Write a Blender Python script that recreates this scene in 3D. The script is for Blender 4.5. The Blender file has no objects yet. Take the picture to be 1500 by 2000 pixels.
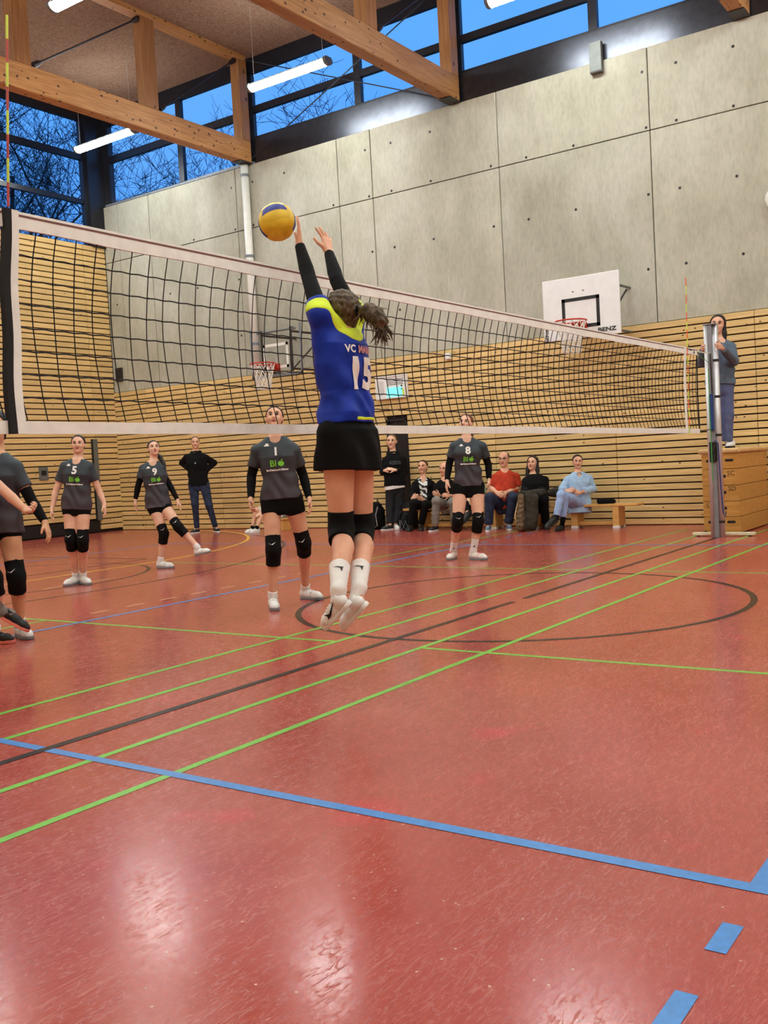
import bpy, bmesh, math, random
import numpy as np
from mathutils import Vector, Matrix
from mathutils.bvhtree import BVHTree

scene = bpy.context.scene
COL = scene.collection
PI = math.pi

# ------------------------------------------------------------------ camera
cam_data = bpy.data.cameras.new('camera')
cam = bpy.data.objects.new('camera', cam_data)
COL.objects.link(cam)
scene.camera = cam
CAM = (-7.0453, -3.6596, 1.1534)
YAW, PITCH, ROLL = 0.611346, -0.048865, -0.054906
cam_data.sensor_fit = 'VERTICAL'
cam_data.sensor_height = 24.0
cam_data.lens = 1919.53 / 2000.0 * 24.0
cam_data.clip_start = 0.05
cam_data.clip_end = 200
_f = Vector((math.cos(PITCH) * math.cos(YAW), math.cos(PITCH) * math.sin(YAW), math.sin(PITCH)))
_r = _f.cross(Vector((0, 0, 1))).normalized()
_u = _r.cross(_f)
_r2 = _r * math.cos(ROLL) + _u * math.sin(ROLL)
_u2 = _u * math.cos(ROLL) - _r * math.sin(ROLL)
cam.matrix_world = Matrix(((_r2.x, _u2.x, -_f.x, CAM[0]), (_r2.y, _u2.y, -_f.y, CAM[1]), (_r2.z, _u2.z, -_f.z, CAM[2]), (0, 0, 0, 1)))

# ------------------------------------------------------------------ view, sky, lamp strength
scene.view_settings.view_transform = 'Standard'
scene.view_settings.look = 'None'
scene.view_settings.gamma = 1.0
scene.view_settings.use_curve_mapping = False
scene.view_settings.exposure = 0.0
LAMP_STRENGTH = 84.0
LAMP_COLOUR = (0.95, 1.0, 0.95)


def lin(r, g, b):
    def c(v):
        v = v / 255.0
        return v / 12.92 if v <= 0.04045 else ((v + 0.055) / 1.055) ** 2.4
    return (c(r), c(g), c(b), 1.0)


world = bpy.data.worlds.new('dusk_sky')
scene.world = world
world.use_nodes = True
wt = world.node_tree
wt.nodes.clear()
w_out = wt.nodes.new('ShaderNodeOutputWorld')
w_bg = wt.nodes.new('ShaderNodeBackground')
w_tc = wt.nodes.new('ShaderNodeTexCoord')
w_sep = wt.nodes.new('ShaderNodeSeparateXYZ')
w_ramp = wt.nodes.new('ShaderNodeValToRGB')
w_ramp.color_ramp.elements[0].position = 0.0
w_ramp.color_ramp.elements[0].color = lin(62, 132, 226)
w_ramp.color_ramp.elements[1].position = 0.75
w_ramp.color_ramp.elements[1].color = lin(96, 168, 244)
w_noise = wt.nodes.new('ShaderNodeTexNoise')
w_noise.inputs['Scale'].default_value = 3.2
w_noise.inputs['Detail'].default_value = 5
w_cr = wt.nodes.new('ShaderNodeValToRGB')
w_cr.color_ramp.elements[0].position = 0.45
w_cr.color_ramp.elements[0].color = (0, 0, 0, 1)
w_cr.color_ramp.elements[1].position = 0.75
w_cr.color_ramp.elements[1].color = (0.55, 0.55, 0.55, 1)
w_mix = wt.nodes.new('ShaderNodeMixRGB')
w_mix.inputs['Color2'].default_value = lin(118, 172, 232)
wt.links.new(w_tc.outputs['Generated'], w_sep.inputs[0])
wt.links.new(w_sep.outputs['Z'], w_ramp.inputs[0])
wt.links.new(w_tc.outputs['Generated'], w_noise.inputs['Vector'])
wt.links.new(w_noise.outputs['Fac'], w_cr.inputs[0])
wt.links.new(w_cr.outputs[0], w_mix.inputs['Fac'])
wt.links.new(w_ramp.outputs[0], w_mix.inputs['Color1'])
wt.links.new(w_mix.outputs[0], w_bg.inputs['Color'])
w_bg.inputs['Strength'].default_value = 1.4
wt.links.new(w_bg.outputs[0], w_out.inputs[0])

# ------------------------------------------------------------------ materials


class NT:
    """small wrapper to wire shader nodes"""

    def __init__(s, name):
        s.m = bpy.data.materials.new(name)
        s.m.use_nodes = True
        s.t = s.m.node_tree
        s.b = s.t.nodes['Principled BSDF']

    def n(s, typ, **kw):
        nd = s.t.nodes.new(typ)
        for k, v in kw.items():
            if k.startswith('_'):
                setattr(nd, k[1:], v)
            else:
                nd.inputs[k.replace('__', ' ')].default_value = v
        return nd

    def l(s, a, b):
        s.t.links.new(a, b)

    def ramp(s, src, stops):
        r = s.t.nodes.new('ShaderNodeValToRGB')
        e = r.color_ramp.elements
        while len(e) < len(stops):
            e.new(0.5)
        for i, (p, c) in enumerate(stops):
            e[i].position = p
            e[i].color = c if len(c) == 4 else (*c, 1)
        s.l(src, r.inputs[0])
        return r.outputs[0]

    def mix(s, fac, a, b, mode='MIX'):
        m = s.t.nodes.new('ShaderNodeMixRGB')
        m.blend_type = mode
        for k, v in (('Fac', fac), ('Color1', a), ('Color2', b)):
            if hasattr(v, 'is_linked') or hasattr(v, 'links'):
                s.l(v, m.inputs[k])
            else:
                m.inputs[k].default_value = v
        return m.outputs[0]

    def coords(s, scale=(1, 1, 1), kind='Position', rand=False, rot=(0, 0, 0)):
        if kind == 'Position':
            src = s.t.nodes.new('ShaderNodeNewGeometry').outputs['Position']
        else:
            src = s.t.nodes.new('ShaderNodeTexCoord').outputs[kind]
        if rand:
            oi = s.t.nodes.new('ShaderNodeObjectInfo')
            v = s.t.nodes.new('ShaderNodeVectorMath')
            v.operation = 'MULTIPLY_ADD'
            s.l(oi.outputs['Random'], v.inputs[0])
            v.inputs[1].default_value = (17.3, 9.1, 23.7)
            s.l(src, v.inputs[2])
            src = v.outputs[0]
        mp = s.t.nodes.new('ShaderNodeMapping')
        mp.inputs['Scale'].default_value = scale
        mp.inputs['Rotation'].default_value = rot
        s.l(src, mp.inputs['Vector'])
        return mp.outputs[0]

    def bump(s, src, strength=0.2, dist=0.01):
        bp = s.t.nodes.new('ShaderNodeBump')
        bp.inputs['Strength'].default_value = strength
        bp.inputs['Distance'].default_value = dist
        s.l(src, bp.inputs['Height'])
        s.l(bp.outputs[0], s.b.inputs['Normal'])

    def base(s, c):
        if hasattr(c, 'links'):
            s.l(c, s.b.inputs['Base Color'])
        else:
            s.b.inputs['Base Color'].default_value = c

    def set(s, rough=0.5, metal=0.0, spec=0.5):
        s.b.inputs['Roughness'].default_value = rough
        s.b.inputs['Metallic'].default_value = metal
        s.b.inputs['Specular IOR Level'].default_value = spec


_mc = {}


def plain(name, rgb, rough=0.5, metal=0.0, spec=0.5, vary=0.06, scale=9.0):
    """a plain colour with a little procedural unevenness"""
    if name in _mc:
        return _mc[name]
    t = NT(name)
    c = lin(*rgb)
    n = t.n('ShaderNodeTexNoise', Scale=scale, Detail=3.0)
    t.l(t.coords(kind='Object'), n.inputs['Vector'])
    lo = tuple(max(0, v * (1 - vary * 2)) for v in c[:3])
    hi = tuple(min(1, v * (1 + vary * 2)) for v in c[:3])
    t.base(t.ramp(n.outputs['Fac'], [(0.3, lo), (0.7, hi)]))
    t.set(rough, metal, spec)
    _mc[name] = t.m
    return t.m


def fabric(name, rgb, rough=0.85, vary=0.1, bump=0.25):
    if name in _mc:
        return _mc[name]
    t = NT(name)
    c = lin(*rgb)
    co = t.coords(kind='Object')
    n = t.n('ShaderNodeTexNoise', Scale=14.0, Detail=5.0)
    t.l(co, n.inputs['Vector'])
    n2 = t.n('ShaderNodeTexNoise', Scale=420.0, Detail=1.0)
    t.l(co, n2.inputs['Vector'])
    lo = tuple(max(0, v * (1 - vary * 2)) for v in c[:3])
    hi = tuple(min(1, v * (1 + vary * 2)) for v in c[:3])
    t.base(t.ramp(n.outputs['Fac'], [(0.3, lo), (0.7, hi)]))
    t.bump(n2.outputs['Fac'], bump, 0.002)
    t.set(rough, 0, 0.2)
    t.b.inputs['Sheen Weight'].default_value = 0.0
    _mc[name] = t.m
    return t.m


def skin(name, rgb):
    if name in _mc:
        return _mc[name]
    t = NT(name)
    c = lin(*rgb)
    n = t.n('ShaderNodeTexNoise', Scale=9.0, Detail=4.0)
    t.l(t.coords(kind='Object'), n.inputs['Vector'])
    lo = (c[0] * 0.9, c[1] * 0.82, c[2] * 0.8)
    hi = (min(1, c[0] * 1.06), c[1] * 1.08, c[2] * 1.08)
    t.base(t.ramp(n.outputs['Fac'], [(0.3, lo), (0.7, hi)]))
    t.set(0.5, 0, 0.35)
    t.b.inputs['Subsurface Weight'].default_value = 0.08
    t.b.inputs['Subsurface Radius'].default_value = (0.02, 0.008, 0.005)
    _mc[name] = t.m
    return t.m


def wood(name, c_lo, c_hi, c_knot, axis='x', rough=0.55, knots=0.5, grain=1.0, knot_scale=3.2):
    """pale softwood: grain along one axis and scattered dark knots, shifted per object"""
    t = NT(name)
    st = {'x': (0.5, 9, 9), 'y': (9, 0.5, 9), 'z': (9, 9, 0.5)}[axis]
    co = t.coords(st, rand=True)
    n = t.n('ShaderNodeTexNoise', Scale=4.0 * grain, Detail=6.0, Distortion=0.6)
    t.l(co, n.inputs['Vector'])
    col = t.ramp(n.outputs['Fac'], [(0.25, lin(*c_lo)), (0.75, lin(*c_hi))])
    kst = {'x': (0.7, 1, 1), 'y': (1, 0.7, 1), 'z': (1, 1, 0.7)}[axis]
    kc = t.coords(kst, rand=True)
    v = t.n('ShaderNodeTexVoronoi', Scale=knot_scale)
    t.l(kc, v.inputs['Vector'])
    k = t.ramp(v.outputs['Distance'], [(0.0, (1, 1, 1)), (0.055 * knots * 2, (0.9, 0.9, 0.9)), (0.085 * knots * 2, (0, 0, 0))])
    col = t.mix(k, col, lin(*c_knot))
    oi = t.t.nodes.new('ShaderNodeObjectInfo')
    tint = t.ramp(oi.outputs['Random'], [(0.0, (0.86, 0.85, 0.82)), (1.0, (1.08, 1.06, 1.03))])
    col = t.mix(1.0, col, tint, 'MULTIPLY')
    t.base(col)
    t.bump(n.outputs['Fac'], 0.12, 0.004)
    t.set(rough, 0, 0.35)
    return t.m


M = {}
M['board_y'] = wood('pine_board_along_wall', (204, 172, 110), (232, 206, 150), (66, 42, 20), 'y', knots=0.62, knot_scale=7.5)
M['board_x'] = wood('pine_board_on_end_wall', (204, 170, 108), (230, 202, 146), (66, 42, 20), 'x', knots=0.5, knot_scale=7.0)
M['glulam_x'] = wood('glued_timber', (146, 98, 54), (194, 144, 92), (48, 28, 14), 'x', knots=1.1, knot_scale=8.5)
M['glulam_z'] = wood('glued_timber_upright', (128, 84, 48), (166, 118, 74), (48, 28, 14), 'z', knots=0.6)
M['bench_wood'] = wood('bench_wood', (196, 146, 78), (224, 180, 112), (90, 55, 25), 'y', 0.35, knots=0.1)
M['box_wood'] = wood('box_wood', (176, 124, 56), (212, 164, 92), (90, 52, 20), 'y', 0.4, knots=0.14, knot_scale=2.0)
M['pale_wood'] = wood('pale_wood', (206, 172, 116), (232, 204, 156), (120, 80, 40), 'y', 0.4, knots=0.08)
M['backing'] = plain('dark_backing', (34, 24, 16), 0.9)
M['black_rubber'] = plain('black_rubber', (14, 14, 15), 0.6)
M['anthracite'] = plain('anthracite_frame', (30, 31, 38), 0.35, 0.2)
M['spandrel'] = plain('anthracite_panel', (72, 74, 82), 0.30, 0.9, 0.6)
M['grey_metal'] = plain('grey_metal', (104, 108, 106), 0.5, 0.2)
M['zinc'] = plain('zinc_flashing', (120, 128, 136), 0.6, 0.2)
M['steel'] = plain('dark_steel', (58, 52, 52), 0.45, 0.6)
M['cable'] = plain('dark_cable', (24, 30, 44), 0.5)
M['alu'] = plain('aluminium', (206, 206, 210), 0.38, 0.6, vary=0.03)
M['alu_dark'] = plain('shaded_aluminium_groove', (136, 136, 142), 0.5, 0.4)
M['white_paint'] = plain('white_paint', (226, 226, 220), 0.4, vary=0.02)
M['white_board'] = plain('white_backboard', (236, 238, 240), 0.35, vary=0.015)
M['black_paint'] = plain('black_paint', (16, 16, 18), 0.5)
M['red_paint'] = plain('red_rim_paint', (190, 44, 28), 0.35)
M['white_cord'] = plain('white_cord', (226, 224, 216), 0.8)
M['black_cord'] = plain('black_cord', (12, 10, 12), 0.8)
M['white_tape'] = fabric('white_tape', (238, 240, 236), 0.7, 0.03)
M['tape_stripe'] = fabric('red_brown_stripe', (120, 84, 80), 0.7, 0.05)
M['lime'] = plain('lime_plastic', (205, 226, 70), 0.4)
M['redp'] = plain('red_plastic', (178, 60, 50), 0.4)
M['orange'] = plain('orange_plastic', (232, 92, 40), 0.4)
M['blue_metal'] = plain('blue_metal', (40, 62, 128), 0.4, 0.3)
M['green_cord'] = plain('green_cord', (60, 168, 74), 0.7)
M['plaster'] = plain('pale_plaster', (196, 190, 174), 0.8)

# concrete
t = NT('fair_faced_concrete')
n1 = t.n('ShaderNodeTexNoise', Scale=0.9, Detail=6.0, Roughness=0.6)
t.l(t.coords((1, 1, 0.55)), n1.inputs['Vector'])
n2 = t.n('ShaderNodeTexNoise', Scale=26.0, Detail=4.0)
t.l(t.coords((1, 1, 0.35)), n2.inputs['Vector'])
col = t.ramp(n1.outputs['Fac'], [(0.28, lin(150, 147, 132)), (0.5, lin(174, 172, 157)), (0.72, lin(192, 191, 179))])
f2 = t.ramp(n2.outputs['Fac'], [(0.3, (0.86, 0.86, 0.85)), (0.6, (1.04, 1.04, 1.03))])
col = t.mix(0.8, col, f2, 'MULTIPLY')
v = t.n('ShaderNodeTexVoronoi', Scale=22.0)
t.l(t.coords(), v.inputs['Vector'])
n3 = t.n('ShaderNodeTexNoise', Scale=0.8, Detail=2.0)
t.l(t.coords(), n3.inputs['Vector'])
pores = t.ramp(v.outputs['Distance'], [(0.05, (1, 1, 1)), (0.11, (0, 0, 0))])
pm = t.ramp(n3.outputs['Fac'], [(0.45, (0, 0, 0)), (0.65, (0.8, 0.8, 0.8))])
pores = t.mix(1.0, pores, pm, 'MULTIPLY')
col = t.mix(pores, col, lin(120, 116, 104))
oi = t.t.nodes.new('ShaderNodeObjectInfo')
tint = t.ramp(oi.outputs['Random'], [(0, (0.95, 0.95, 0.95)), (1, (1.04, 1.04, 1.03))])
t.base(t.mix(1.0, col, tint, 'MULTIPLY'))
t.bump(n2.outputs['Fac'], 0.08, 0.004)
t.set(0.75, 0, 0.3)
M['concrete'] = t.m

# wood-wool ceiling board
t = NT('wood_wool_board')
n1 = t.n('ShaderNodeTexNoise', Scale=30.0, Detail=5.0, Distortion=1.2)
t.l(t.coords(), n1.inputs['Vector'])
t.base(t.ramp(n1.outputs['Fac'], [(0.3, lin(112, 86, 72)), (0.7, lin(160, 132, 114))]))
t.bump(n1.outputs['Fac'], 0.5, 0.01)
t.set(0.95, 0, 0.1)
M['ceiling'] = t.m

# sports floor: red linoleum, glossy, scuffed, with pale flecks
t = NT('red_sports_floor')
P = t.coords()
n1 = t.n('ShaderNodeTexNoise', Scale=0.7, Detail=5.0)
t.l(P, n1.inputs['Vector'])
n2 = t.n('ShaderNodeTexNoise', Scale=60.0, Detail=3.0)
t.l(P, n2.inputs['Vector'])
col = t.ramp(n1.outputs['Fac'], [(0.3, lin(146, 58, 51)), (0.5, lin(163, 73, 63)), (0.7, lin(173, 86, 74))])
col = t.mix(0.35, col, t.ramp(n2.outputs['Fac'], [(0.3, lin(146, 58, 52)), (0.7, lin(192, 98, 86))]))
n4 = t.n('ShaderNodeTexNoise', Scale=1.7, Detail=2.0)
t.l(t.coords((1, 1, 1), rot=(0, 0, 0.6)), n4.inputs['Vector'])
pink = t.ramp(n4.outputs['Fac'], [(0.66, (0, 0, 0)), (0.8, (0.5, 0.5, 0.5))])
col = t.mix(pink, col, lin(214, 44, 74))
# pale flecks
v = t.n('ShaderNodeTexVoronoi', Scale=20.0)
t.l(P, v.inputs['Vector'])
fl = t.ramp(v.outputs['Distance'], [(0.05, (1, 1, 1)), (0.09, (0, 0, 0))])
sp = t.n('ShaderNodeSeparateColor')
t.l(v.outputs['Color'], sp.inputs[0])
sel = t.ramp(sp.outputs[0], [(0.40, (0, 0, 0)), (0.44, (1, 1, 1))])
fl = t.mix(1.0, fl, sel, 'MULTIPLY')
col = t.mix(fl, col, lin(228, 196, 172))
# scuffs in several directions
scu = None
for ang, sc, ph in ((0.3, 1.6, 0.0), (1.25, 1.3, 5.0), (2.2, 1.9, 9.0), (2.9, 1.4, 3.0)):
    mp = t.coords((0.35 * sc, 5.5 * sc, 1), rot=(0, 0, ang))
    ns = t.n('ShaderNodeTexNoise', Scale=4.0, Detail=2.0, Distortion=1.4)
    va = t.n('ShaderNodeVectorMath')
    va.operation = 'ADD'
    va.inputs[1].default_value = (ph, ph, 0)
    t.l(mp, va.inputs[0])
    t.l(va.outputs[0], ns.inputs['Vector'])
    r = t.ramp(ns.outputs['Fac'], [(0.493, (0, 0, 0)), (0.5, (1, 1, 1)), (0.507, (0, 0, 0))])
    nm = t.n('ShaderNodeTexNoise', Scale=2.1 + sc, Detail=2.0)
    va2 = t.n('ShaderNodeVectorMath')
    va2.operation = 'ADD'
    va2.inputs[1].default_value = (ph * 3, 7 - ph, 0)
    t.l(P, va2.inputs[0])
    t.l(va2.outputs[0], nm.inputs['Vector'])
    mk = t.ramp(nm.outputs['Fac'], [(0.5, (0, 0, 0)), (0.7, (0.55, 0.55, 0.55))])
    r = t.mix(1.0, r, mk, 'MULTIPLY')
    scu = r if scu is None else t.mix(1.0, scu, r, 'LIGHTEN')
col = t.mix(scu, col, lin(222, 150, 132))
t.base(col)
rr = t.ramp(n1.outputs['Fac'], [(0.3, (0.12, 0.12, 0.12)), (0.7, (0.2, 0.2, 0.2))])
fine = None
for ang, ph in ((0.5, 1.0), (1.7, 4.0), (2.6, 8.0)):
    nf = t.n('ShaderNodeTexNoise', Scale=5.0, Detail=2.0, Distortion=2.4)
    va = t.n('ShaderNodeVectorMath', _operation='ADD')
    va.inputs[1].default_value = (ph, -ph, 0)
    t.l(t.coords((0.6, 3.2, 1), rot=(0, 0, ang)), va.inputs[0])
    t.l(va.outputs[0], nf.inputs['Vector'])
    r = t.ramp(nf.outputs['Fac'], [(0.478, (0, 0, 0)), (0.5, (1, 1, 1)), (0.522, (0, 0, 0))])
    fine = r if fine is None else t.mix(1.0, fine, r, 'LIGHTEN')
rr = t.mix(fine, rr, (0.36, 0.36, 0.36, 1))
rr = t.mix(scu, rr, (0.55, 0.55, 0.55, 1))
t.l(rr, t.b.inputs['Roughness'])
nb = t.n('ShaderNodeTexNoise', Scale=70.0, Detail=5.0)
t.l(P, nb.inputs['Vector'])
t.bump(nb.outputs['Fac'], 0.07, 0.003)
t.b.inputs['Specular IOR Level'].default_value = 0.38
M['floor'] = t.m


def line_mat(name, rgb):
    t = NT(name)
    n = t.n('ShaderNodeTexNoise', Scale=40.0, Detail=4.0)
    t.l(t.coords(), n.inputs['Vector'])
    c = lin(*rgb)
    t.base(t.ramp(n.outputs['Fac'], [(0.3, tuple(x * 0.85 for x in c[:3])), (0.7, tuple(min(1, x * 1.12) for x in c[:3]))]))
    t.set(0.3, 0, 0.3)
    return t.m


M['l_black'] = line_mat('black_court_line', (30, 25, 23))
M['l_blue'] = line_mat('blue_court_line', (78, 138, 206))
M['l_green'] = line_mat('green_court_line', (118, 190, 74))
M['l_yellow'] = line_mat('yellow_court_line', (236, 186, 60))
M['l_pale'] = line_mat('pale_yellow_court_line', (206, 156, 108))
M['l_dark'] = line_mat('dark_brown_court_line', (70, 44, 34))

# thin window glass: lets the sky through and mirrors a little
t = NT('window_glass')
t.t.nodes.remove(t.b)
tr = t.n('ShaderNodeBsdfTransparent', Color=(0.97, 0.98, 1.0, 1))
gl = t.n('ShaderNodeBsdfGlossy', Roughness=0.02)
fr = t.n('ShaderNodeFresnel', IOR=1.3)
ms = t.n('ShaderNodeMixShader')
gg = t.n('ShaderNodeNewGeometry')
mf = t.n('ShaderNodeMath', _operation='SUBTRACT')
mf.inputs[0].default_value = 1.0
t.l(gg.outputs['Backfacing'], mf.inputs[1])
m2 = t.n('ShaderNodeMath', _operation='MULTIPLY')
t.l(fr.outputs[0], m2.inputs[0])
t.l(mf.outputs[0], m2.inputs[1])
t.l(m2.outputs[0], ms.inputs[0])
t.l(tr.outputs[0], ms.inputs[1])
t.l(gl.outputs[0], ms.inputs[2])
t.l(ms.outputs[0], t.t.nodes['Material Output'].inputs[0])
M['glass'] = t.m

t = NT('lamp_diffuser')
t.b.inputs['Base Color'].default_value = (0.9, 0.9, 0.9, 1)
t.b.inputs['Emission Color'].default_value = (*LAMP_COLOUR, 1)
t.b.inputs['Emission Strength'].default_value = LAMP_STRENGTH
M['lamp'] = t.m
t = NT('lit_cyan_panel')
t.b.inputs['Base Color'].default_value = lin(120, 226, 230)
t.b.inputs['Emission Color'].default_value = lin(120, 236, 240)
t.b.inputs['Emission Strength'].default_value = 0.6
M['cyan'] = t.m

# ------------------------------------------------------------------ mesh helpers


class MB:
    """collects boxes, tubes and prisms into one mesh"""

    def __init__(s):
        s.v = []
        s.f = []

    def box(s, x0, x1, y0, y1, z0, z1, bev=0.0):
        b = len(s.v)
        if bev <= 0:
            s.v += [(x, y, z) for z in (z0, z1) for x, y in ((x0, y0), (x1, y0), (x1, y1), (x0, y1))]
            s.f += [(b, b + 3, b + 2, b + 1), (b + 4, b + 5, b + 6, b + 7)] + [(b + i, b + (i + 1) % 4, b + 4 + (i + 1) % 4, b + 4 + i) for i in range(4)]
            return s
        # chamfered: three nested corner triples
        X, Y, Z = (x0, x1), (y0, y1), (z0, z1)
        idx = {}
        for i in (0, 1):
            for j in (0, 1):
                for k in (0, 1):
                    sx, sy, sz = (bev if i == 0 else -bev), (bev if j == 0 else -bev), (bev if k == 0 else -bev)
                    for ax, p in enumerate(((X[i], Y[j] + sy, Z[k] + sz), (X[i] + sx, Y[j], Z[k] + sz), (X[i] + sx, Y[j] + sy, Z[k]))):
                        idx[i, j, k, ax] = len(s.v)
                        s.v.append(p)
        q = lambda *a: s.f.append(tuple(idx[t] for t in a))
        for i in (0, 1):
            q((i, 0, 0, 0), (i, 1, 0, 0), (i, 1, 1, 0), (i, 0, 1, 0))
            q((0, i, 0, 1), (1, i, 0, 1), (1, i, 1, 1), (0, i, 1, 1))
            q((0, 0, i, 2), (1, 0, i, 2), (1, 1, i, 2), (0, 1, i, 2))
        for a in (0, 1):
            for c in (0, 1):
                q((a, c, 0, 0), (a, c, 1, 0), (a, c, 1, 1), (a, c, 0, 1))
                q((a, 0, c, 0), (a, 1, c, 0), (a, 1, c, 2), (a, 0, c, 2))
                q((0, a, c, 1), (1, a, c, 1), (1, a, c, 2), (0, a, c, 2))
                for d in (0, 1):
                    q((a, c, d, 0), (a, c, d, 1), (a, c, d, 2))
        return s

    def tube(s, pts, r, n=8, caps=True, closed=False):
        pts = [Vector(p) for p in pts]
        rs = r if isinstance(r, (list, tuple)) else [r] * len(pts)
        rings = []
        m = len(pts)
        prev = None
        for i, p in enumerate(pts):
            a = pts[(i - 1) % m] if (i > 0 or closed) else p
            c = pts[(i + 1) % m] if (i < m - 1 or closed) else p
            d = (c - a).normalized() if (c - a).length > 1e-9 else Vector((0, 0, 1))
            if prev is None:
                ref = Vector((0, 0, 1)) if abs(d.z) < 0.9 else Vector((1, 0, 0))
                u = d.cross(ref).normalized()
            else:
                u = (prev - d * prev.dot(d)).normalized()
            prev = u
            w = d.cross(u)
            b = len(s.v)
            for k in range(n):
                an = 2 * PI * k / n
                s.v.append(tuple(p + (u * math.cos(an) + w * math.sin(an)) * rs[i]))
            rings.append(b)
        for i in range(m if closed else m - 1):
            a, b = rings[i], rings[(i + 1) % m]
            for k in range(n):
                s.f.append((a + k, a + (k + 1) % n, b + (k + 1) % n, b + k))
        if caps and not closed:
            s.f.append(tuple(rings[0] + k for k in reversed(range(n))))
            s.f.append(tuple(rings[-1] + k for k in range(n)))
        return s

    def prism(s, poly, d0, d1, place):
        """poly: 2D points; place(u, v, d) -> 3D"""
        b = len(s.v)
        n = len(poly)
        s.v += [place(u, v, d0) for u, v in poly] + [place(u, v, d1) for u, v in poly]
        s.f.append(tuple(b + i for i in reversed(range(n))))
        s.f.append(tuple(b + n + i for i in range(n)))
        s.f += [(b + i, b + (i + 1) % n, b + n + (i + 1) % n, b + n + i) for i in range(n)]
        return s

    def strip(s, left, right, z):
        """flat ribbon between two lists of xy points"""
        b = len(s.v)
        for (x, y), (X, Y) in zip(left, right):
            s.v += [(x, y, z), (X, Y, z)]
        for i in range(len(left) - 1):
            a = b + 2 * i
            s.f.append((a, a + 1, a + 3, a + 2))
        return s

    def mesh(s, name, mat=None, smooth=False):
        me = bpy.data.meshes.new(name)
        me.from_pydata([tuple(v) for v in s.v], [], s.f)
        bm = bmesh.new()
        bm.from_mesh(me)
        bmesh.ops.recalc_face_normals(bm, faces=bm.faces)
        bm.to_mesh(me)
        bm.free()
        if mat:
            me.materials.append(mat)
        if smooth:
            me.polygons.foreach_set('use_smooth', [True] * len(me.polygons))
        return me

    def build(s, name, mat=None, parent=None, smooth=False, loc=(0, 0, 0)):
        return link(name, s.mesh(name, mat, smooth), parent, loc)


def link(name, me, parent=None, loc=(0, 0, 0)):
    """loc is a world position; a parent's own offset is taken off again"""
    o = bpy.data.objects.new(name, me)
    COL.objects.link(o)
    w = Vector(loc)
    p = parent
    while p is not None:
        w -= p.location
        p = p.parent
    o.location = w
    if parent:
        o.parent = parent
    return o


def tag(o, label=None, cat=None, group=None, kind=None):
    if label:
        o['label'] = label
    if cat:
        o['category'] = cat
    if group:
        o['group'] = group
    if kind:
        o['kind'] = kind
    return o


def empty(name, loc=(0, 0, 0), rz=0.0):
    o = bpy.data.objects.new(name, None)
    COL.objects.link(o)
    o.location = loc
    o.rotation_euler = (0, 0, rz)
    o.empty_display_size = 0.1
    return o


def copy_tree(o, parent=None):
    c = o.copy()
    COL.objects.link(c)
    c.parent = parent
    for ch in o.children:
        copy_tree(ch, c)
    return c


def sphere_mesh(name, mat, r=1.0, u=16, v=10):
    bm = bmesh.new()
    bmesh.ops.create_uvsphere(bm, u_segments=u, v_segments=v, radius=r)
    me = bpy.data.meshes.new(name)
    bm.to_mesh(me)
    bm.free()
    me.materials.append(mat)
    me.polygons.foreach_set('use_smooth', [True] * len(me.polygons))
    return me


def text_mesh(txt, size=1.0, bold=0.0, width=1.0):
    """flat filled letters in the xy plane, centred"""
    cu = bpy.data.curves.new('lettering', 'FONT')
    cu.body = txt
    cu.size = size
    cu.align_x = 'CENTER'
    cu.align_y = 'CENTER'
    cu.offset = bold
    cu.resolution_u = 3
    o = bpy.data.objects.new('lettering', cu)
    COL.objects.link(o)
    dg = bpy.context.evaluated_depsgraph_get()
    me = bpy.data.meshes.new_from_object(o.evaluated_get(dg))
    V = [(v.co.x * width, v.co.y) for v in me.vertices]
    F = [tuple(p.vertices) for p in me.polygons]
    bpy.data.objects.remove(o)
    bpy.data.curves.remove(cu)
    bpy.data.meshes.remove(me)
    return V, F


def flat_text(name, txt, size, place, mat, parent, bold=0.0, width=1.0):
    """letters laid on a flat surface: place(u, v) -> 3D"""
    V, F = text_mesh(txt, size, bold, width)
    m = MB()
    m.v = [place(u, v) for u, v in V]
    m.f = F
    me = bpy.data.meshes.new(name)
    me.from_pydata(m.v, [], m.f)
    me.materials.append(mat)
    return link(name, me, parent)

# ================================================================== THE HALL
XW, YE, ZC = 7.555, 13.69, 9.12          # concrete wall plane, end wall plane, ceiling
XN, YS = -7.6, -13.6                     # near and south walls (behind the camera)

floor = MB().box(XN, XW, YS, YE, -0.12, 0.0).build('floor', M['floor'])
tag(floor, 'glossy red sports hall floor with scuffs and pale flecks', kind='structure')


def court_line(mat, pts, w, z, closed=False, name='court_line'):
    """painted line: a thin ribbon of width w following pts (xy)"""
    n = len(pts)
    L, R = [], []
    for i in range(n):
        a = pts[i - 1] if (i > 0 or closed) else pts[i]
        c = pts[(i + 1) % n] if (i < n - 1 or closed) else pts[i]
        dx, dy = c[0] - a[0], c[1] - a[1]
        l = math.hypot(dx, dy) or 1
        nx, ny = -dy / l * w / 2, dx / l * w / 2
        L.append((pts[i][0] + nx, pts[i][1] + ny))
        R.append((pts[i][0] - nx, pts[i][1] - ny))
    if closed:
        L.append(L[0])
        R.append(R[0])
    return MB().strip(L, R, z).build(name, M[mat], floor)


def arc(cx, cy, r, a0, a1, n=40):
    return [(cx + r * math.cos(math.radians(a0 + (a1 - a0) * i / n)), cy + r * math.sin(math.radians(a0 + (a1 - a0) * i / n))) for i in range(n + 1)]


def seg(mat, x0, y0, x1, y1, w=0.05, z=0.001):
    return court_line(mat, [(x0, y0), (x1, y1)], w, z)


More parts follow.
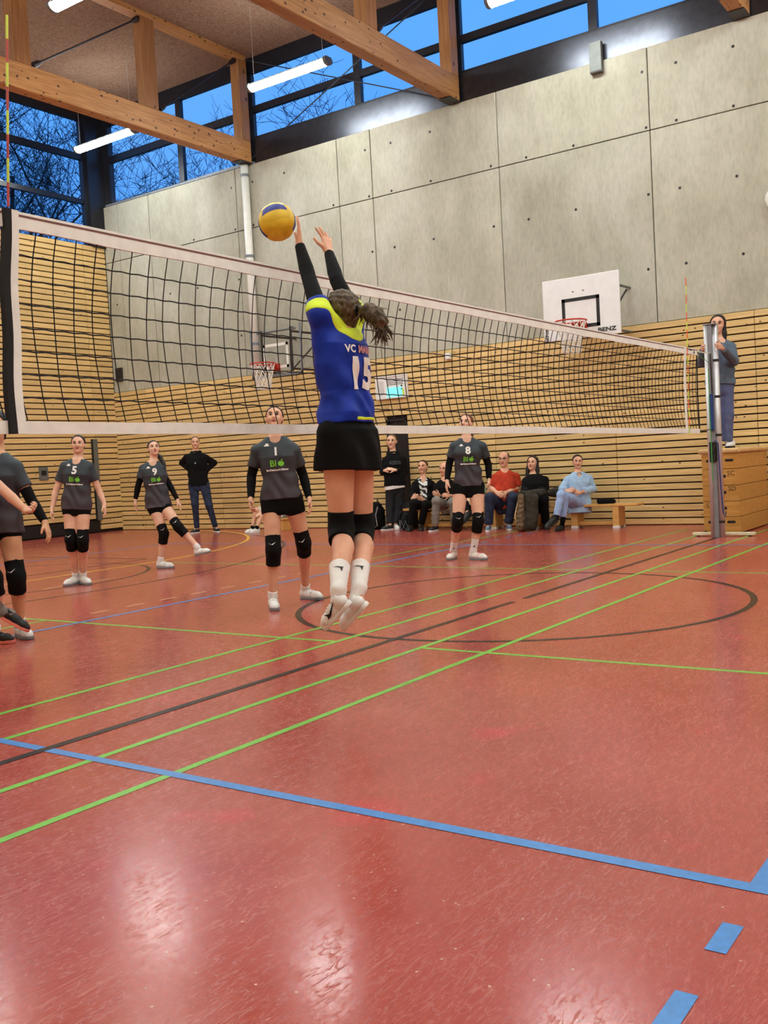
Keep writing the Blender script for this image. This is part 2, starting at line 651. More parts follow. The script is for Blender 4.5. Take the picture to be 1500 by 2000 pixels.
# halfway line and centre circle
seg('l_black', -7.5, 0, -0.10, 0, 0.05, 0.0022)
seg('l_black', 0.10, 0, 7.5, 0, 0.05, 0.0022)
court_line('l_black', arc(0, 0, 1.775, 0, 360, 96)[:-1], 0.05, 0.0012, True)
# volleyball court
for sx in (-4.475, 4.475):
    seg('l_blue', sx, -9, sx, 9, 0.05, 0.0018)
for sy in (-1, 1):
    seg('l_blue', -4.45, sy * 2.975, 4.45, sy * 2.975, 0.05, 0.0016)
    seg('l_blue', -4.5, sy * 8.975, 4.5, sy * 8.975, 0.05, 0.0016)
    for k in range(5):
        for sx in (-1, 1):
            x0 = 4.5 + 0.2 + 0.35 * k
            seg('l_blue', sx * x0, sy * 2.975, sx * (x0 + 0.15), sy * 2.975, 0.05, 0.0016)
# two badminton courts side by side
for sy in (-1, 1):
    for yy in (0.33, 0.79):
        seg('l_green', -6.7, sy * yy, 6.7, sy * yy, 0.04, 0.0014)
    for sx in (-1, 1):
        seg('l_green', sx * 1.98, sy * 0.35, sx * 1.98, sy * 6.43, 0.04, 0.001)
        seg('l_green', sx * 1.98, sy * 3.4, sx * 6.7, sy * 3.4, 0.04, 0.001)
# handball goal area, 7 m mark and dashed free-throw line of the far half
court_line('l_yellow', arc(1.5, 12.5, 6.0, 0, -90)[:-1] + [(1.5, 6.5), (-1.5, 6.5)] + arc(-1.5, 12.5, 6.0, 270, 180)[1:], 0.05, 0.0008)
seg('l_pale', -0.5, 5.5, 0.5, 5.5, 0.05, 0.0012)
for k in range(8):
    xx = -1.6 + 0.4 * k
    seg('l_pale', xx, 3.32, xx + 0.2, 3.32, 0.04, 0.0008)
# basketball markings of the far half
court_line('l_dark', arc(0, 7.05, 1.78, 0, 360, 80)[:-1], 0.05, 0.0006, True)
court_line('l_dark', arc(0, 11.43, 6.78, 180, 360, 60), 0.05, 0.0006)
for sx in (-1, 1):
    seg('l_dark', sx * 2.33, 7.05, sx * 2.33, 12.9, 0.05, 0.0006)
seg('l_dark', -2.33, 7.05, 2.33, 7.05, 0.05, 0.0006)

# ---------------------------------------------------------------- long concrete wall
wall = MB().box(XW + 0.03, XW + 0.30, YS, YE + 0.3, -0.1, 7.06).build('wall_east', M['backing'])
tag(wall, 'fair-faced concrete wall above a band of pine boards', kind='structure')
ys = [13.69, 13.2, 12.22, 9.71, 7.19, 6.44, 3.91, 1.38, -1.15, -3.68, -6.2, -8.7, -11.2, -13.6]
for i in range(len(ys) - 1):
    for z0, z1 in ((3.04, 5.88), (5.88, 7.09)):
        g = 0.007
        MB().box(XW, XW + 0.05, ys[i + 1] + g, ys[i] - g, z0 + g, z1 - (g if z1 < 7 else 0), 0.006).build('panel', M['concrete'], wall)
# round formwork tie holes
hm = MB()
for i in range(len(ys) - 1):
    y0, y1 = ys[i + 1], ys[i]
    w = y1 - y0
    if w < 0.6:
        cols = [w * 0.5]
    elif w < 1.2:
        cols = [0.12]
    else:
        cols = [0.1, w * 0.5, w - 0.45]
    for c in cols:
        for zz in (3.85, 4.95, 5.93, 6.75):
            if zz == 5.93 or (i + int(c * 10)) % 2 or zz == 4.95:
                yy = y0 + c + 0.05 * math.sin(i * 3 + zz)
                hm.tube([(XW - 0.001, yy, zz), (XW - 0.0035, yy, zz)], 0.022, 8)
tag(hm.build('tie_hole', M['black_paint'], wall), kind='stuff')

PITCH_B = 0.105
cuts = [13.69, 12.67, 10.56, 8.42, 6.33, 4.21, 2.1, -0.02, -2.13, -4.24]
board_mesh = {}
DOOR_Y0, DOOR_Y1, DOOR_Z = 5.95, 6.40, 1.905
for r in range(29):
    z0 = r * PITCH_B + 0.012
    for i in range(len(cuts) - 1):
        spans = [(cuts[i + 1], cuts[i])]
        if z0 < DOOR_Z:
            new = []
            for a, b in spans:
                if b <= DOOR_Y0 or a >= DOOR_Y1:
                    new.append((a, b))
                else:
                    if a < DOOR_Y0:
                        new.append((a, DOOR_Y0))
                    if b > DOOR_Y1:
                        new.append((DOOR_Y1, b))
            spans = new
        for a, b in spans:
            L = round(b - a - 0.008, 3)
            if L < 0.02:
                continue
            if L not in board_mesh:
                board_mesh[L] = MB().box(-0.025, 0.03, 0, L, 0, PITCH_B - 0.020, 0.003).mesh('board', M['board_y'])
            link('board', board_mesh[L], wall, (XW, a + 0.004, z0))
# rest of the band out of view
MB().box(XW - 0.02, XW + 0.03, YS, -4.25, 0, 3.04).build('plank_band', M['board_y'], wall)
# door recess in the board band
d = MB().box(XW + 0.02, XW + 0.035, DOOR_Y0, DOOR_Y1, 0.0, DOOR_Z).build('door_1', M['black_paint'])  # flat black sheet: the dark of the open doorway is put into its colour
tag(d, 'narrow black doorway in the board band behind the boy in the hoodie', kind='structure')
MB().box(XW - 0.03, XW + 0.02, DOOR_Y1 - 0.03, DOOR_Y1, 0, DOOR_Z + 0.03).build('jamb', M['black_paint'], d)
MB().box(XW - 0.03, XW + 0.02, DOOR_Y0, DOOR_Y0 + 0.03, 0, DOOR_Z + 0.03).build('jamb', M['black_paint'], d)
MB().box(XW - 0.03, XW + 0.02, DOOR_Y0, DOOR_Y1, DOOR_Z, DOOR_Z + 0.03).build('head', M['black_paint'], d)

# ---------------------------------------------------------------- end wall, clad in boards to 6.2 m
wn = MB().box(XN, XW + 0.3, YE + 0.02, YE + 0.3, -0.1, 6.2).build('wall_north', M['backing'])
tag(wn, 'tall end wall clad in horizontal pine boards', kind='structure')
xc = [7.53, 6.93, 4.6, 2.3, 0.0]
pz = 0.1185
for r in range(52):
    z0 = 0.07 + r * pz
    for i in range(4):
        L = round(xc[i] - xc[i + 1] - 0.006, 3)
        zz0 = z0
        if i > 0 and r < 2:
            continue
        k = ('x', L)
        if k not in board_mesh:
            board_mesh[k] = MB().box(0, L, -0.03, 0.025, 0, pz - 0.023, 0.003).mesh('board', M['board_x'])
        link('board', board_mesh[k], wn, (xc[i + 1] + 0.003, YE, zz0))
MB().box(XN, 0.0, YE - 0.02, YE + 0.02, 0.07, 6.22).build('plank_band', M['board_x'], wn)
# store gate set flush in the boards: rubber foot, grey guide strip, recessed pull
gd = MB().box(4.65, 6.90, YE - 0.015, YE + 0.02, 0.03, 0.27).build('door_2', M['black_rubber'])
tag(gd, 'black rubber foot of the board-clad store gate in the end wall', kind='structure')
MB().box(6.84, 6.96, YE - 0.05, YE - 0.03, 0.27, 2.03).build('guide_rail', M['grey_metal'], gd)
MB().box(6.80, 6.84, YE - 0.05, YE - 0.03, 0.27, 2.03).build('seal', M['black_rubber'], gd)
pl_ = MB()
pl_.box(5.44, 5.66, YE - 0.045, YE - 0.03, 1.20, 1.47, 0.004)
MB.build(pl_, 'pull_plate', M['grey_metal'], gd)
MB().box(5.49, 5.61, YE - 0.05, YE - 0.044, 1.30, 1.40, 0.002).build('pull_recess', M['black_paint'], gd)

# ---------------------------------------------------------------- walls behind the camera
for nm, b in (('wall_west', (XN - 0.2, XN, YS, YE, 0, ZC)), ('wall_south', (XN, XW, YS - 0.2, YS, 0, ZC))):
    w_ = MB().box(*b).build(nm, M['plaster'])
    tag(w_, 'pale hall wall behind the camera', kind='structure')
for nm, b in (('baseboard_west', (XN, XN + 0.02, YS, YE, 0, 2.6)), ('baseboard_south', (XN, XW, YS, YS + 0.02, 0, 2.6))):
    w_ = MB().box(*b).build(nm, M['board_y'])
    tag(w_, 'pine board band along the hall wall behind the camera', kind='structure')
ceil = MB().box(XN - 0.2, XW + 0.35, YS - 0.2, YE + 0.35, ZC, ZC + 0.25).build('ceiling', M['ceiling'])
tag(ceil, 'brownish wood-wool board ceiling between the trusses', kind='structure')

# ---------------------------------------------------------------- clerestory windows
XF = XW + 0.08   # window plane of the long wall


def window_long(nm, y0, y1, zs, mull, label):
    z0, zm0, zm1, z1 = zs
    fr = MB()
    for a, b in ((y0, y0 + 0.07), (y1 - 0.07, y1)):
        fr.box(XF, XF + 0.09, a, b, z0, z1 + 0.02)
    fr.box(XF, XF + 0.09, y0, y1, z1, ZC)
    fr.box(XF, XF + 0.09, y0, y1, z0 - 0.07, z0)
    w = fr.build(nm, M['anthracite'])
    tag(w, label, kind='structure')
    MB().box(XF - 0.005, XF + 0.085, y0 + 0.07, y1 - 0.07, zm0, zm1).build('transom', M['anthracite'], w)
    MB().box(XF - 0.01, XF + 0.08, mull - 0.07, mull + 0.07, z0, z1).build('mullion', M['anthracite'], w)
    for a, b in ((y0 + 0.07, mull - 0.07), (mull + 0.07, y1 - 0.07)):
        for c, d_ in ((z0, zm0), (zm1, z1)):
            MB().box(XF + 0.04, XF + 0.048, a, b, c, d_).build('pane', M['glass'], w)
    return w


window_long('window_1', 9.28, 13.50, (7.18, 8.03, 8.17, 8.83), 11.24, 'clerestory window bay nearest the hall corner with bare trees outside')
window_long('window_2', 4.62, 9.28, (7.62, 8.08, 8.20, 8.83), 6.70, 'clerestory window bay between the two timber trusses')
window_long('window_3', 0.0, 4.62, (7.62, 8.08, 8.20, 8.83), 2.23, 'clerestory window bay above the basketball board')
window_long('window_4', -4.62, 0.0, (7.62, 8.08, 8.20, 8.83), -2.3, 'clerestory window bay beyond the third truss')
for i, (a, b) in enumerate(((4.70, 9.22), (0.06, 4.58), (-4.6, -0.06))):
    s_ = MB().box(XF - 0.035, XF + 0.05, a - 0.06, b + 0.06, 7.09, 7.57).build('trim_%d' % (i + 1), M['spandrel'])
    tag(s_, 'dark satin sheet panel under the clerestory window', kind='structure')
s_ = MB().box(XW - 0.012, XF + 0.06, 9.2, 13.55, 7.09, 7.13).build('trim_4', M['zinc'])
tag(s_, 'grey sheet sill under the corner clerestory window', kind='structure')
s_ = MB().box(XN, XW + 0.3, YS - 0.1, -4.62, 7.06, ZC)
s_ = MB().box(XW + 0.05, XW + 0.3, YS, -4.62, 7.06, ZC).build('trim_5', M['anthracite'])
tag(s_, 'dark panelled strip above the concrete wall out of view', kind='structure')
# corner post
cp = MB().box(7.20, 7.72, YE - 0.06, YE + 0.2, 6.2, ZC).box(XF - 0.02, XF + 0.12, 13.44, YE + 0.1, 7.09, ZC).build('trim_6', M['anthracite'])
tag(cp, 'dark corner post where the two window bands meet', kind='structure')
# end wall window band
fr = MB()
YF = YE + 0.06
fr.box(XN, 7.2, YF, YF + 0.09, 8.90, ZC)
fr.box(XN, 7.2, YF, YF + 0.09, 6.19, 6.24)
fr.box(7.13, 7.25, YF - 0.03, YF + 0.09, 6.2, 8.95)
we = fr.build('window_5', M['anthracite'])
tag(we, 'three-row window band above the boarded end wall', kind='structure')
for a, b in ((7.12, 7.22), (8.06, 8.19)):
    MB().box(XN, 7.15, YF - 0.01, YF + 0.085, a, b).build('transom', M['anthracite'], we)
mx = [7.13, 4.2, 1.3, -1.6, -4.5, -7.5]
for x in mx[1:]:
    MB().box(x - 0.05, x + 0.05, YF - 0.005, YF + 0.085, 6.24, 8.9).build('mullion', M['anthracite'], we)
for i in range(len(mx) - 1):
    for c, d_ in ((6.24, 7.12), (7.22, 8.06), (8.19, 8.9)):
        MB().box(mx[i + 1] + 0.05, mx[i] - (0.05 if i else 0), YF + 0.04, YF + 0.048, c, d_).build('pane', M['glass'], we)

# ---------------------------------------------------------------- timber trusses
POSTS = (7.42, 5.06, 2.49, -0.08, -2.65, -5.22, -7.4)


def truss(yc, label):
    root = empty('roof_truss', (0, yc, 7.1))
    tag(root, label, 'truss', 'timber roof trusses')
    y0, y1 = yc - 0.11, yc + 0.11
    MB().box(XN, XW - 0.02, y0, y1, 7.10, 7.50, 0.012).build('bottom_chord', M['glulam_x'], root)
    MB().box(XN, XW - 0.02, y0, y1, 9.03, 9.14, 0.008).build('top_chord', M['glulam_x'], root)
    for x in POSTS:
        h = 0.12 if x > 7 else 0.145
        MB().box(x - h, x + h, y0 + 0.005, y1 - 0.005, 7.5, 9.03, 0.008).build('post', M['glulam_z'], root)
    for i in range(len(POSTS) - 1):
        xa, xb = POSTS[i] - 0.13, POSTS[i + 1] + 0.22
        a, b = Vector((xa, yc - 0.03, 9.0)), Vector((xb, yc - 0.03, 7.55))
        dr = (b - a).normalized()
        rod = MB().tube([a, b], 0.016, 8).build('tie_rod', M['steel'], root)
        MB().tube([a, a + dr * 0.12, a + dr * 0.2], [0.05, 0.045, 0.02], 8).build('fork_end', M['steel'], rod)
        MB().tube([b, b - dr * 0.12, b - dr * 0.2], [0.05, 0.045, 0.02], 8).build('fork_end', M['steel'], rod)
    MB().box(XW - 0.35, XW + 0.01, y0 - 0.005, y1 + 0.005, 7.086, 7.10).build('bearing_plate', M['steel'], root)
    return root


truss(9.33, 'knotty timber truss nearest the hall corner, above the white pipe')
truss(4.67, 'knotty timber truss over the middle of the concrete wall')
truss(0.0, 'knotty timber truss whose beam end shows above the corbel side')
# wire bracing in front of window 2
for a, b, lb in (((7.45, 9.18, 9.02), (7.45, 4.80, 7.18), 'thin dark bracing cable falling from the corner truss across the window'),
                 ((7.47, 9.15, 7.16), (7.47, 4.80, 9.02), 'thin dark bracing cable rising from the corner truss across the window')):
    o = MB().tube([a, b], 0.011, 6).build('bracing_cable', M['cable'])
    tag(o, lb, 'cable')

# ---------------------------------------------------------------- hanging strip lights
LAMP_L, LAMP_Z = 1.75, 7.75


def lamp_profile(w, h, n=8):
    """half-round section: flat top, curved underside (u across, v up)"""
    return [(w * math.cos(PI + PI * i / n), -h + h * (1 - math.sin(PI * i / n)) - h * 0) for i in range(n + 1)]


def make_lamp():
    root = empty('strip_light', (0, 0, LAMP_Z))
    L = LAMP_L / 2
    hs = MB()
    hs.prism([(-0.075, 0.03), (0.075, 0.03), (0.055, 0.075), (-0.055, 0.075)], -L + 0.03, L - 0.03, lambda u, v, d_: (u, d_, LAMP_Z + v))
    hs.build('housing', M['grey_metal'], root)
    sec = [(-0.10, 0.03)] + [(0.10 * math.cos(PI + PI * i / 8), 0.03 + 0.08 * math.sin(PI + PI * i / 8)) for i in range(1, 8)] + [(0.10, 0.03)]
    MB().prism(sec, -L + 0.05, L - 0.05, lambda u, v, d_: (u, d_, LAMP_Z + v)).build('diffuser', M['lamp'], root)
    sec2 = [(u * 1.06, 0.03 + (v - 0.03) * 1.08) for u, v in sec] + [(0.07, 0.08), (-0.07, 0.08)]
    for s in (-1, 1):
        MB().prism(sec2, s * L - s * 0.055, s * L, lambda u, v, d_: (u, d_, LAMP_Z + v)).build('end_cap', M['grey_metal'], root)
        MB().tube([(0, s * (L - 0.12), LAMP_Z + 0.07), (0, s * (L - 0.12), ZC)], 0.003, 4).build('suspension_wire', M['alu'], root)
    return root


lamp0 = make_lamp()
first = True
named = {(0, 1): 'lit strip light hanging before the window between the trusses', (0, 0): 'lit strip light hanging in the hall corner under the beam',
         (1, 1): 'lit strip light under the ceiling left of the second tie rod', (0, 2): 'lit strip light at the top edge by the third window bay'}
LX = (6.08, 2.05, -2.0, -6.0)
LY = (11.7, 7.02, 2.33, -2.33, -7.0, -11.67)
ORD = ('first', 'second', 'third', 'fourth', 'fifth', 'sixth')
for i, x in enumerate(LX):
    for j, y in enumerate(LY):
        o = lamp0 if first else copy_tree(lamp0)
        first = False
        o.location = (x, y, LAMP_Z)
        tag(o, named.get((i, j), 'lit strip light, %s in the %s row from the concrete wall' % (ORD[j], ORD[i])), 'lamp', 'hanging strip lights')

# ---------------------------------------------------------------- fittings on the concrete wall
pipe = MB()
pipe.tube([(XW - 0.083, 9.37, 3.06), (XW - 0.083, 9.37, 7.08)], 0.075, 14).build('downpipe', M['white_paint'], None, True)
dp = bpy.data.objects['downpipe']
tag(dp, 'white vertical downpipe on the concrete wall below the corner truss', 'pipe')
for z in (3.6, 5.3, 6.85):
    MB().tube([(XW - 0.083, 9.37, z), (XW - 0.083, 9.37, z + 0.05)], 0.082, 14).build('pipe_clamp', M['zinc'], dp)
o = MB().box(XW - 0.09, XW + 0.0, 2.05, 2.24, 6.90, 7.36, 0.006).build('corbel_bracket', M['grey_metal'])
tag(o, 'grey steel bracket box on the top edge of the concrete wall', 'bracket')
MB().box(XW - 0.095, XW - 0.09, 2.06, 2.23, 6.905, 6.93).build('lower_lip', M['steel'], o)
o = MB().box(XW - 0.03, XW, 13.36, 13.58, 3.28, 3.58, 0.004).build('wall_plate', M['steel'])
tag(o, 'small dark plate on the concrete beside the end wall corner', 'plate')
MB().box(XW - 0.036, XW - 0.03, 13.40, 13.54, 3.33, 3.53, 0.002).build('cover', M['anthracite'], o)
o = MB().box(XW - 0.09, XW - 0.026, 4.97, 5.07, 2.87, 2.98, 0.004).build('detector_box', M['white_paint'])
tag(o, 'small white sensor box on the top board of the wall', 'sensor')
MB().box(XW - 0.095, XW - 0.09, 4.985, 5.055, 2.885, 2.965, 0.002).build('lens_cover', M['white_board'], o)
# round loudspeaker at the right
o = empty('round_speaker', (XW, -0.40, 4.53))
tag(o, 'round white wall speaker cut by the right edge', 'speaker')
MB().tube([(XW, -0.40, 4.53), (XW - 0.06, -0.40, 4.53), (XW - 0.10, -0.40, 4.53)], [0.17, 0.17, 0.14], 28).build('body', M['white_paint'], o, True)
MB().tube([(XW - 0.10, -0.40, 4.53), (XW - 0.106, -0.40, 4.53)], 0.115, 24).build('grille', M['zinc'], o)

# framed notice case with a lit cyan sheet
o = empty('notice_case', (XW - 0.03, 6.22, 2.31))
tag(o, 'white framed notice case with rows of text and a cyan sheet', 'case')
x0 = XW - 0.07
case = MB()
case.box(x0, XW - 0.025, 5.885, 6.555, 2.31, 2.71, 0.004)
case.build('back', M['white_board'], o)
for b in ((5.885, 6.555, 2.69, 2.715), (5.885, 6.555, 2.305, 2.33), (5.885, 5.925, 2.33, 2.69), (6.515, 6.555, 2.33, 2.69)):
    MB().box(x0 - 0.015, x0, *b).build('frame_bar', M['white_paint'], o)
MB().box(x0 - 0.006, x0, 5.99, 6.32, 2.33, 2.50).build('cyan_sheet', M['cyan'], o)
MB().box(x0 - 0.005, x0, 6.36, 6.51, 2.36, 2.66).build('side_sheet', M['white_board'], o)
MB().box(x0 - 0.006, x0, 5.95, 5.98, 2.34, 2.46).build('green_sheet', M['lime'], o)
tx = MB()
rnd = random.Random(3)
for row in range(4):
    y = 6.30
    while y > 5.97:
        w_ = rnd.uniform(0.012, 0.03)
        tx.box(x0 - 0.004, x0, y - w_, y, 2.635 - row * 0.03, 2.648 - row * 0.03)
        y -= w_ + 0.012
for row in range(9):
    tx.box(x0 - 0.008, x0 - 0.005, 6.38, 6.48, 2.39 + row * 0.028, 2.394 + row * 0.028)
tx.box(x0 - 0.008, x0, 5.985, 6.01, 2.50, 2.53).box(x0 - 0.008, x0, 5.985, 6.01, 2.45, 2.47)
tag(tx.build('text_rows', M['black_paint'], o), kind='stuff')

# ---------------------------------------------------------------- basketball boards


def hoop(yc, glass, label):
    root = empty('basketball_hoop', (6.6, yc, 2.84))
    tag(root, label, 'basketball hoop', 'basketball boards on the concrete wall')
    xb = 6.6
    y0, y1, z0, z1 = yc - 0.6, yc + 0.6, 2.84, 3.74
    if glass:
        MB().box(xb, xb + 0.012, y0, y1, z0, z1).build('backboard', M['glass'], root)
        for b in ((y0, y0 + 0.03, z0, z1), (y1 - 0.03, y1, z0, z1), (y0, y1, z0, z0 + 0.05)):
            MB().box(xb - 0.005, xb + 0.02, *b).build('board_edge', M['zinc'], root)
        tm = M['white_paint']
    else:
        MB().box(xb, xb + 0.03, y0, y1, z0, z1, 0.006).build('backboard', M['white_board'], root)
        tm = M['black_paint']
    ty0, ty1, tz0, tz1 = yc - 0.295, yc + 0.295, 2.985, 3.435
    t_ = MB()
    for b in ((ty0, ty1, tz0, tz0 + 0.05), (ty0, ty1, tz1 - 0.05, tz1), (ty0, ty0 + 0.05, tz0, tz1), (ty1 - 0.05, ty1, tz0, tz1)):
        t_.box(xb - 0.004, xb - 0.0005, *b)
    t_.build('target_square', tm, root)
    # rim, bracket and net
    xr = xb - 0.15 - 0.225
    rim = MB().tube([(xr + 0.225 * math.cos(2 * PI * k / 36), yc + 0.225 * math.sin(2 * PI * k / 36), 3.05) for k in range(36)], 0.011, 8, closed=True).build('rim', M['red_paint'], root, True)
    MB().prism([(0.0, 2.93), (0.0, 3.06), (0.17, 3.06), (0.15, 3.04)], yc - 0.09, yc + 0.09, lambda u, v, d_: (xb - u, d_, v)).build('rim_bracket', M['red_paint'], root)
    net = MB()
    n = 12
    lv = [(0.215, 3.04), (0.19, 2.95), (0.165, 2.86), (0.145, 2.77), (0.135, 2.68), (0.13, 2.60)]
    for k in range(n):
        for s in (1, -1):
            pts = []
            for i, (rr, z) in enumerate(lv):
                a = 2 * PI * (k + s * i * 0.5) / n
                pts.append((xr + rr * math.cos(a), yc + rr * math.sin(a), z))
            net.tube(pts, 0.0065, 4)
    for rr, z in lv[3:]:
        net.tube([(xr + rr * math.cos(2 * PI * k / 24), yc + rr * math.sin(2 * PI * k / 24), z) for k in range(24)], 0.006, 4, closed=True)
    tag(net.build('net', M['white_cord'], root), kind='stuff')
    # carrying frame back to the wall
    for yy in (yc - 0.35, yc + 0.35):
        for zz in (2.95, 3.62):
            MB().tube([(xb + 0.02, yy, zz), (XW - (0.03 if zz < 3.04 else 0.001), yy - 0.05, zz)], 0.02, 8).build('arm', M['grey_metal'] if not glass else M['steel'], root)
        MB().tube([(xb + 0.03, yy, 2.9), (xb + 0.03, yy, 3.70)], 0.022, 8).build('upright', M['grey_metal'] if not glass else M['steel'], root)
    MB().tube([(xb + 0.03, yc - 0.45, 3.66), (xb + 0.03, yc + 0.45, 3.66)], 0.018, 8).build('crossbar', M['grey_metal'], root)
    MB().tube([(xb + 0.05, yc - 0.35, 2.95), (XW - 0.012, yc - 0.35, 3.60)], 0.014, 6).build('brace', M['steel'], root)
    return root


h1 = hoop(2.19, False, 'white basketball board with black target square and red rim')
place = lambda u, v: (6.595, 1.796 - u, 2.920 + v)
flat_text('lettering', 'BENZ', 0.080, place, M['black_paint'], h1, 0.003, 1.4)
flat_text('side_lettering', 'BENZ', 0.06, lambda u, v: (6.595, 2.735 - v * -1, 2.93 + u), M['black_paint'], h1, 0.002, 1.3)
for yy in (2.30, 2.14):
    MB().box(6.594, 6.6, yy - 0.012, yy + 0.012, 3.52, 3.532).build('bolt_slot', M['black_paint'], h1)
hoop(8.10, True, 'see-through basketball board with white target square above the boy')

# ================================================================== VOLLEYBALL NET
NX0, NX1 = -4.90, 4.90


def net_top(x):
    return 2.318 - 0.018 * (1 - (x / 4.9) ** 2) + 0.001 * x


def net_bot(x):
    return 1.338 - 0.0055 * (x - 0.3)


def net_y(x, s):
    """billow: s = 0 top, 1 bottom"""
    a = 0.062 * max(0.35, min(1.0, (4.9 - abs(x)) * 0.8 + 0.35)) if x > 0 else 0.062
    return a * math.sin(PI * s) ** 0.8


TT, TB = 0.075, 0.055
root = empty('volleyball_net', (0, 0, 1.3))
tag(root, 'black volleyball net with white tapes stretched across the hall', 'net')


def ribbon(f0, f1, xs, th, name, mat, par, yf=lambda x: 0.0):
    m = MB()
    for x in xs:
        y = yf(x)
        m.v += [(x, y - th, f0(x)), (x, y - th, f1(x)), (x, y + th, f1(x)), (x, y + th, f0(x))]
    n = len(xs)
    for i in range(n - 1):
        a = 4 * i
        for k in range(4):
            m.f.append((a + k, a + (k + 1) % 4, a + 4 + (k + 1) % 4, a + 4 + k))
    m.f += [(0, 3, 2, 1), (4 * n - 4, 4 * n - 3, 4 * n - 2, 4 * n - 1)]
    return m.build(name, mat, par)


xs = [NX0 + (NX1 - NX0) * i / 60 for i in range(61)]
top = ribbon(lambda x: net_top(x) - TT + 0.003 * math.sin(x * 7), lambda x: net_top(x), xs, 0.006, 'top_tape', M['white_tape'], root)
ribbon(lambda x: net_top(x) - 0.021, lambda x: net_top(x) - 0.012, xs, 0.0075, 'stripe', M['tape_stripe'], top)
ribbon(lambda x: net_bot(x), lambda x: net_bot(x) + TB + 0.002 * math.sin(x * 5), xs, 0.005, 'bottom_tape', M['white_tape'], root)
cords = MB()
NS = 8
nv = 91
for i in range(nv):
    x = NX0 + 0.02 + (NX1 - NX0 - 0.04) * i / (nv - 1)
    pts = []
    for k in range(NS + 1):
        s = k / NS
        z = (net_top(x) - TT) * (1 - s) + (net_bot(x) + TB) * s
        pts.append((x + 0.004 * math.sin(i * 1.7 + k), net_y(x, s), z))
    cords.tube(pts, 0.0034, 4, caps=False)
for k in range(1, NS):
    s = k / NS
    pts = []
    for i in range(0, 2 * nv - 1):
        x = NX0 + 0.02 + (NX1 - NX0 - 0.04) * i / (2 * nv - 2)
        z = (net_top(x) - TT) * (1 - s) + (net_bot(x) + TB) * s
        pts.append((x, net_y(x, s), z + (0.004 if i % 2 else 0)))
    cords.tube(pts, 0.0034, 4, caps=False)
tag(cords.build('netting', M['black_cord'], root), kind='stuff')
for x in (NX0 + 0.005, NX1 - 0.005):
    MB().tube([(x, 0, net_top(x)), (x, 0.01, 1.8), (x, 0, net_bot(x))], 0.008, 6).build('edge_cord', M['black_cord'], root)


def side_band(xt, xb, name, mat, w, th, y):
    m = MB()
    n = 16
    for i in range(n + 1):
        s = i / n
        z = net_top(xt) * (1 - s) + (net_bot(xb)) * s
        x = xt * (1 - s) + xb * s + 0.004 * math.sin(s * 14)
        yy = y + 0.25 * net_y(x, s)
        m.v += [(x - w / 2, yy - th, z), (x + w / 2, yy - th, z), (x + w / 2, yy + th, z), (x - w / 2, yy + th, z)]
    for i in range(n):
        a = 4 * i
        for k in range(4):
            m.f.append((a + k, a + (k + 1) % 4, a + 4 + (k + 1) % 4, a + 4 + k))
    m.f += [(0, 1, 2, 3), (4 * n, 4 * n + 3, 4 * n + 2, 4 * n + 1)]
    return m.build(name, mat, root)


side_band(-4.452, -4.492, 'side_tape', M['white_tape'], 0.047, 0.007, -0.012)
side_band(-4.484, -4.533, 'antenna_sleeve', M['black_cord'], 0.032, 0.016, -0.012)
side_band(4.43, 4.39, 'side_tape', M['white_tape'], 0.045, 0.007, -0.012)
# maker's mark on the right end of the tape
MB().prism([(4.74, 2.262), (4.79, 2.262), (4.765, 2.308)], -0.009, -0.0065, lambda u, v, d_: (u, d_, v)).build('tape_mark', M['black_paint'], top)
MB().box(4.58, 4.70, -0.009, -0.0065, 2.292, 2.304).build('tape_mark', M['black_paint'], top)


def antenna(x0, z0, x1, z1, label, cols):
    o = empty('antenna_rod', (x0, -0.03, z0))
    tag(o, label, 'antenna', 'net antennas')
    n = round(abs(z1 - z0) / 0.1)
    for i in range(n):
        a, b = i / n, (i + 1) / n
        MB().tube([(x0 + (x1 - x0) * a, -0.03, z0 + (z1 - z0) * a), (x0 + (x1 - x0) * b, -0.03, z0 + (z1 - z0) * b)], 0.0055, 8).build('band', cols[i % 2], o)
    return o


antenna(-4.484, 2.315, -4.424, 3.12, 'lime and red striped antenna rod at the left net edge', (M['redp'], M['lime']))
antenna(4.41, 1.30, 4.49, 3.12, 'thin orange and green antenna rod at the right net end', (M['lime'], M['orange']))


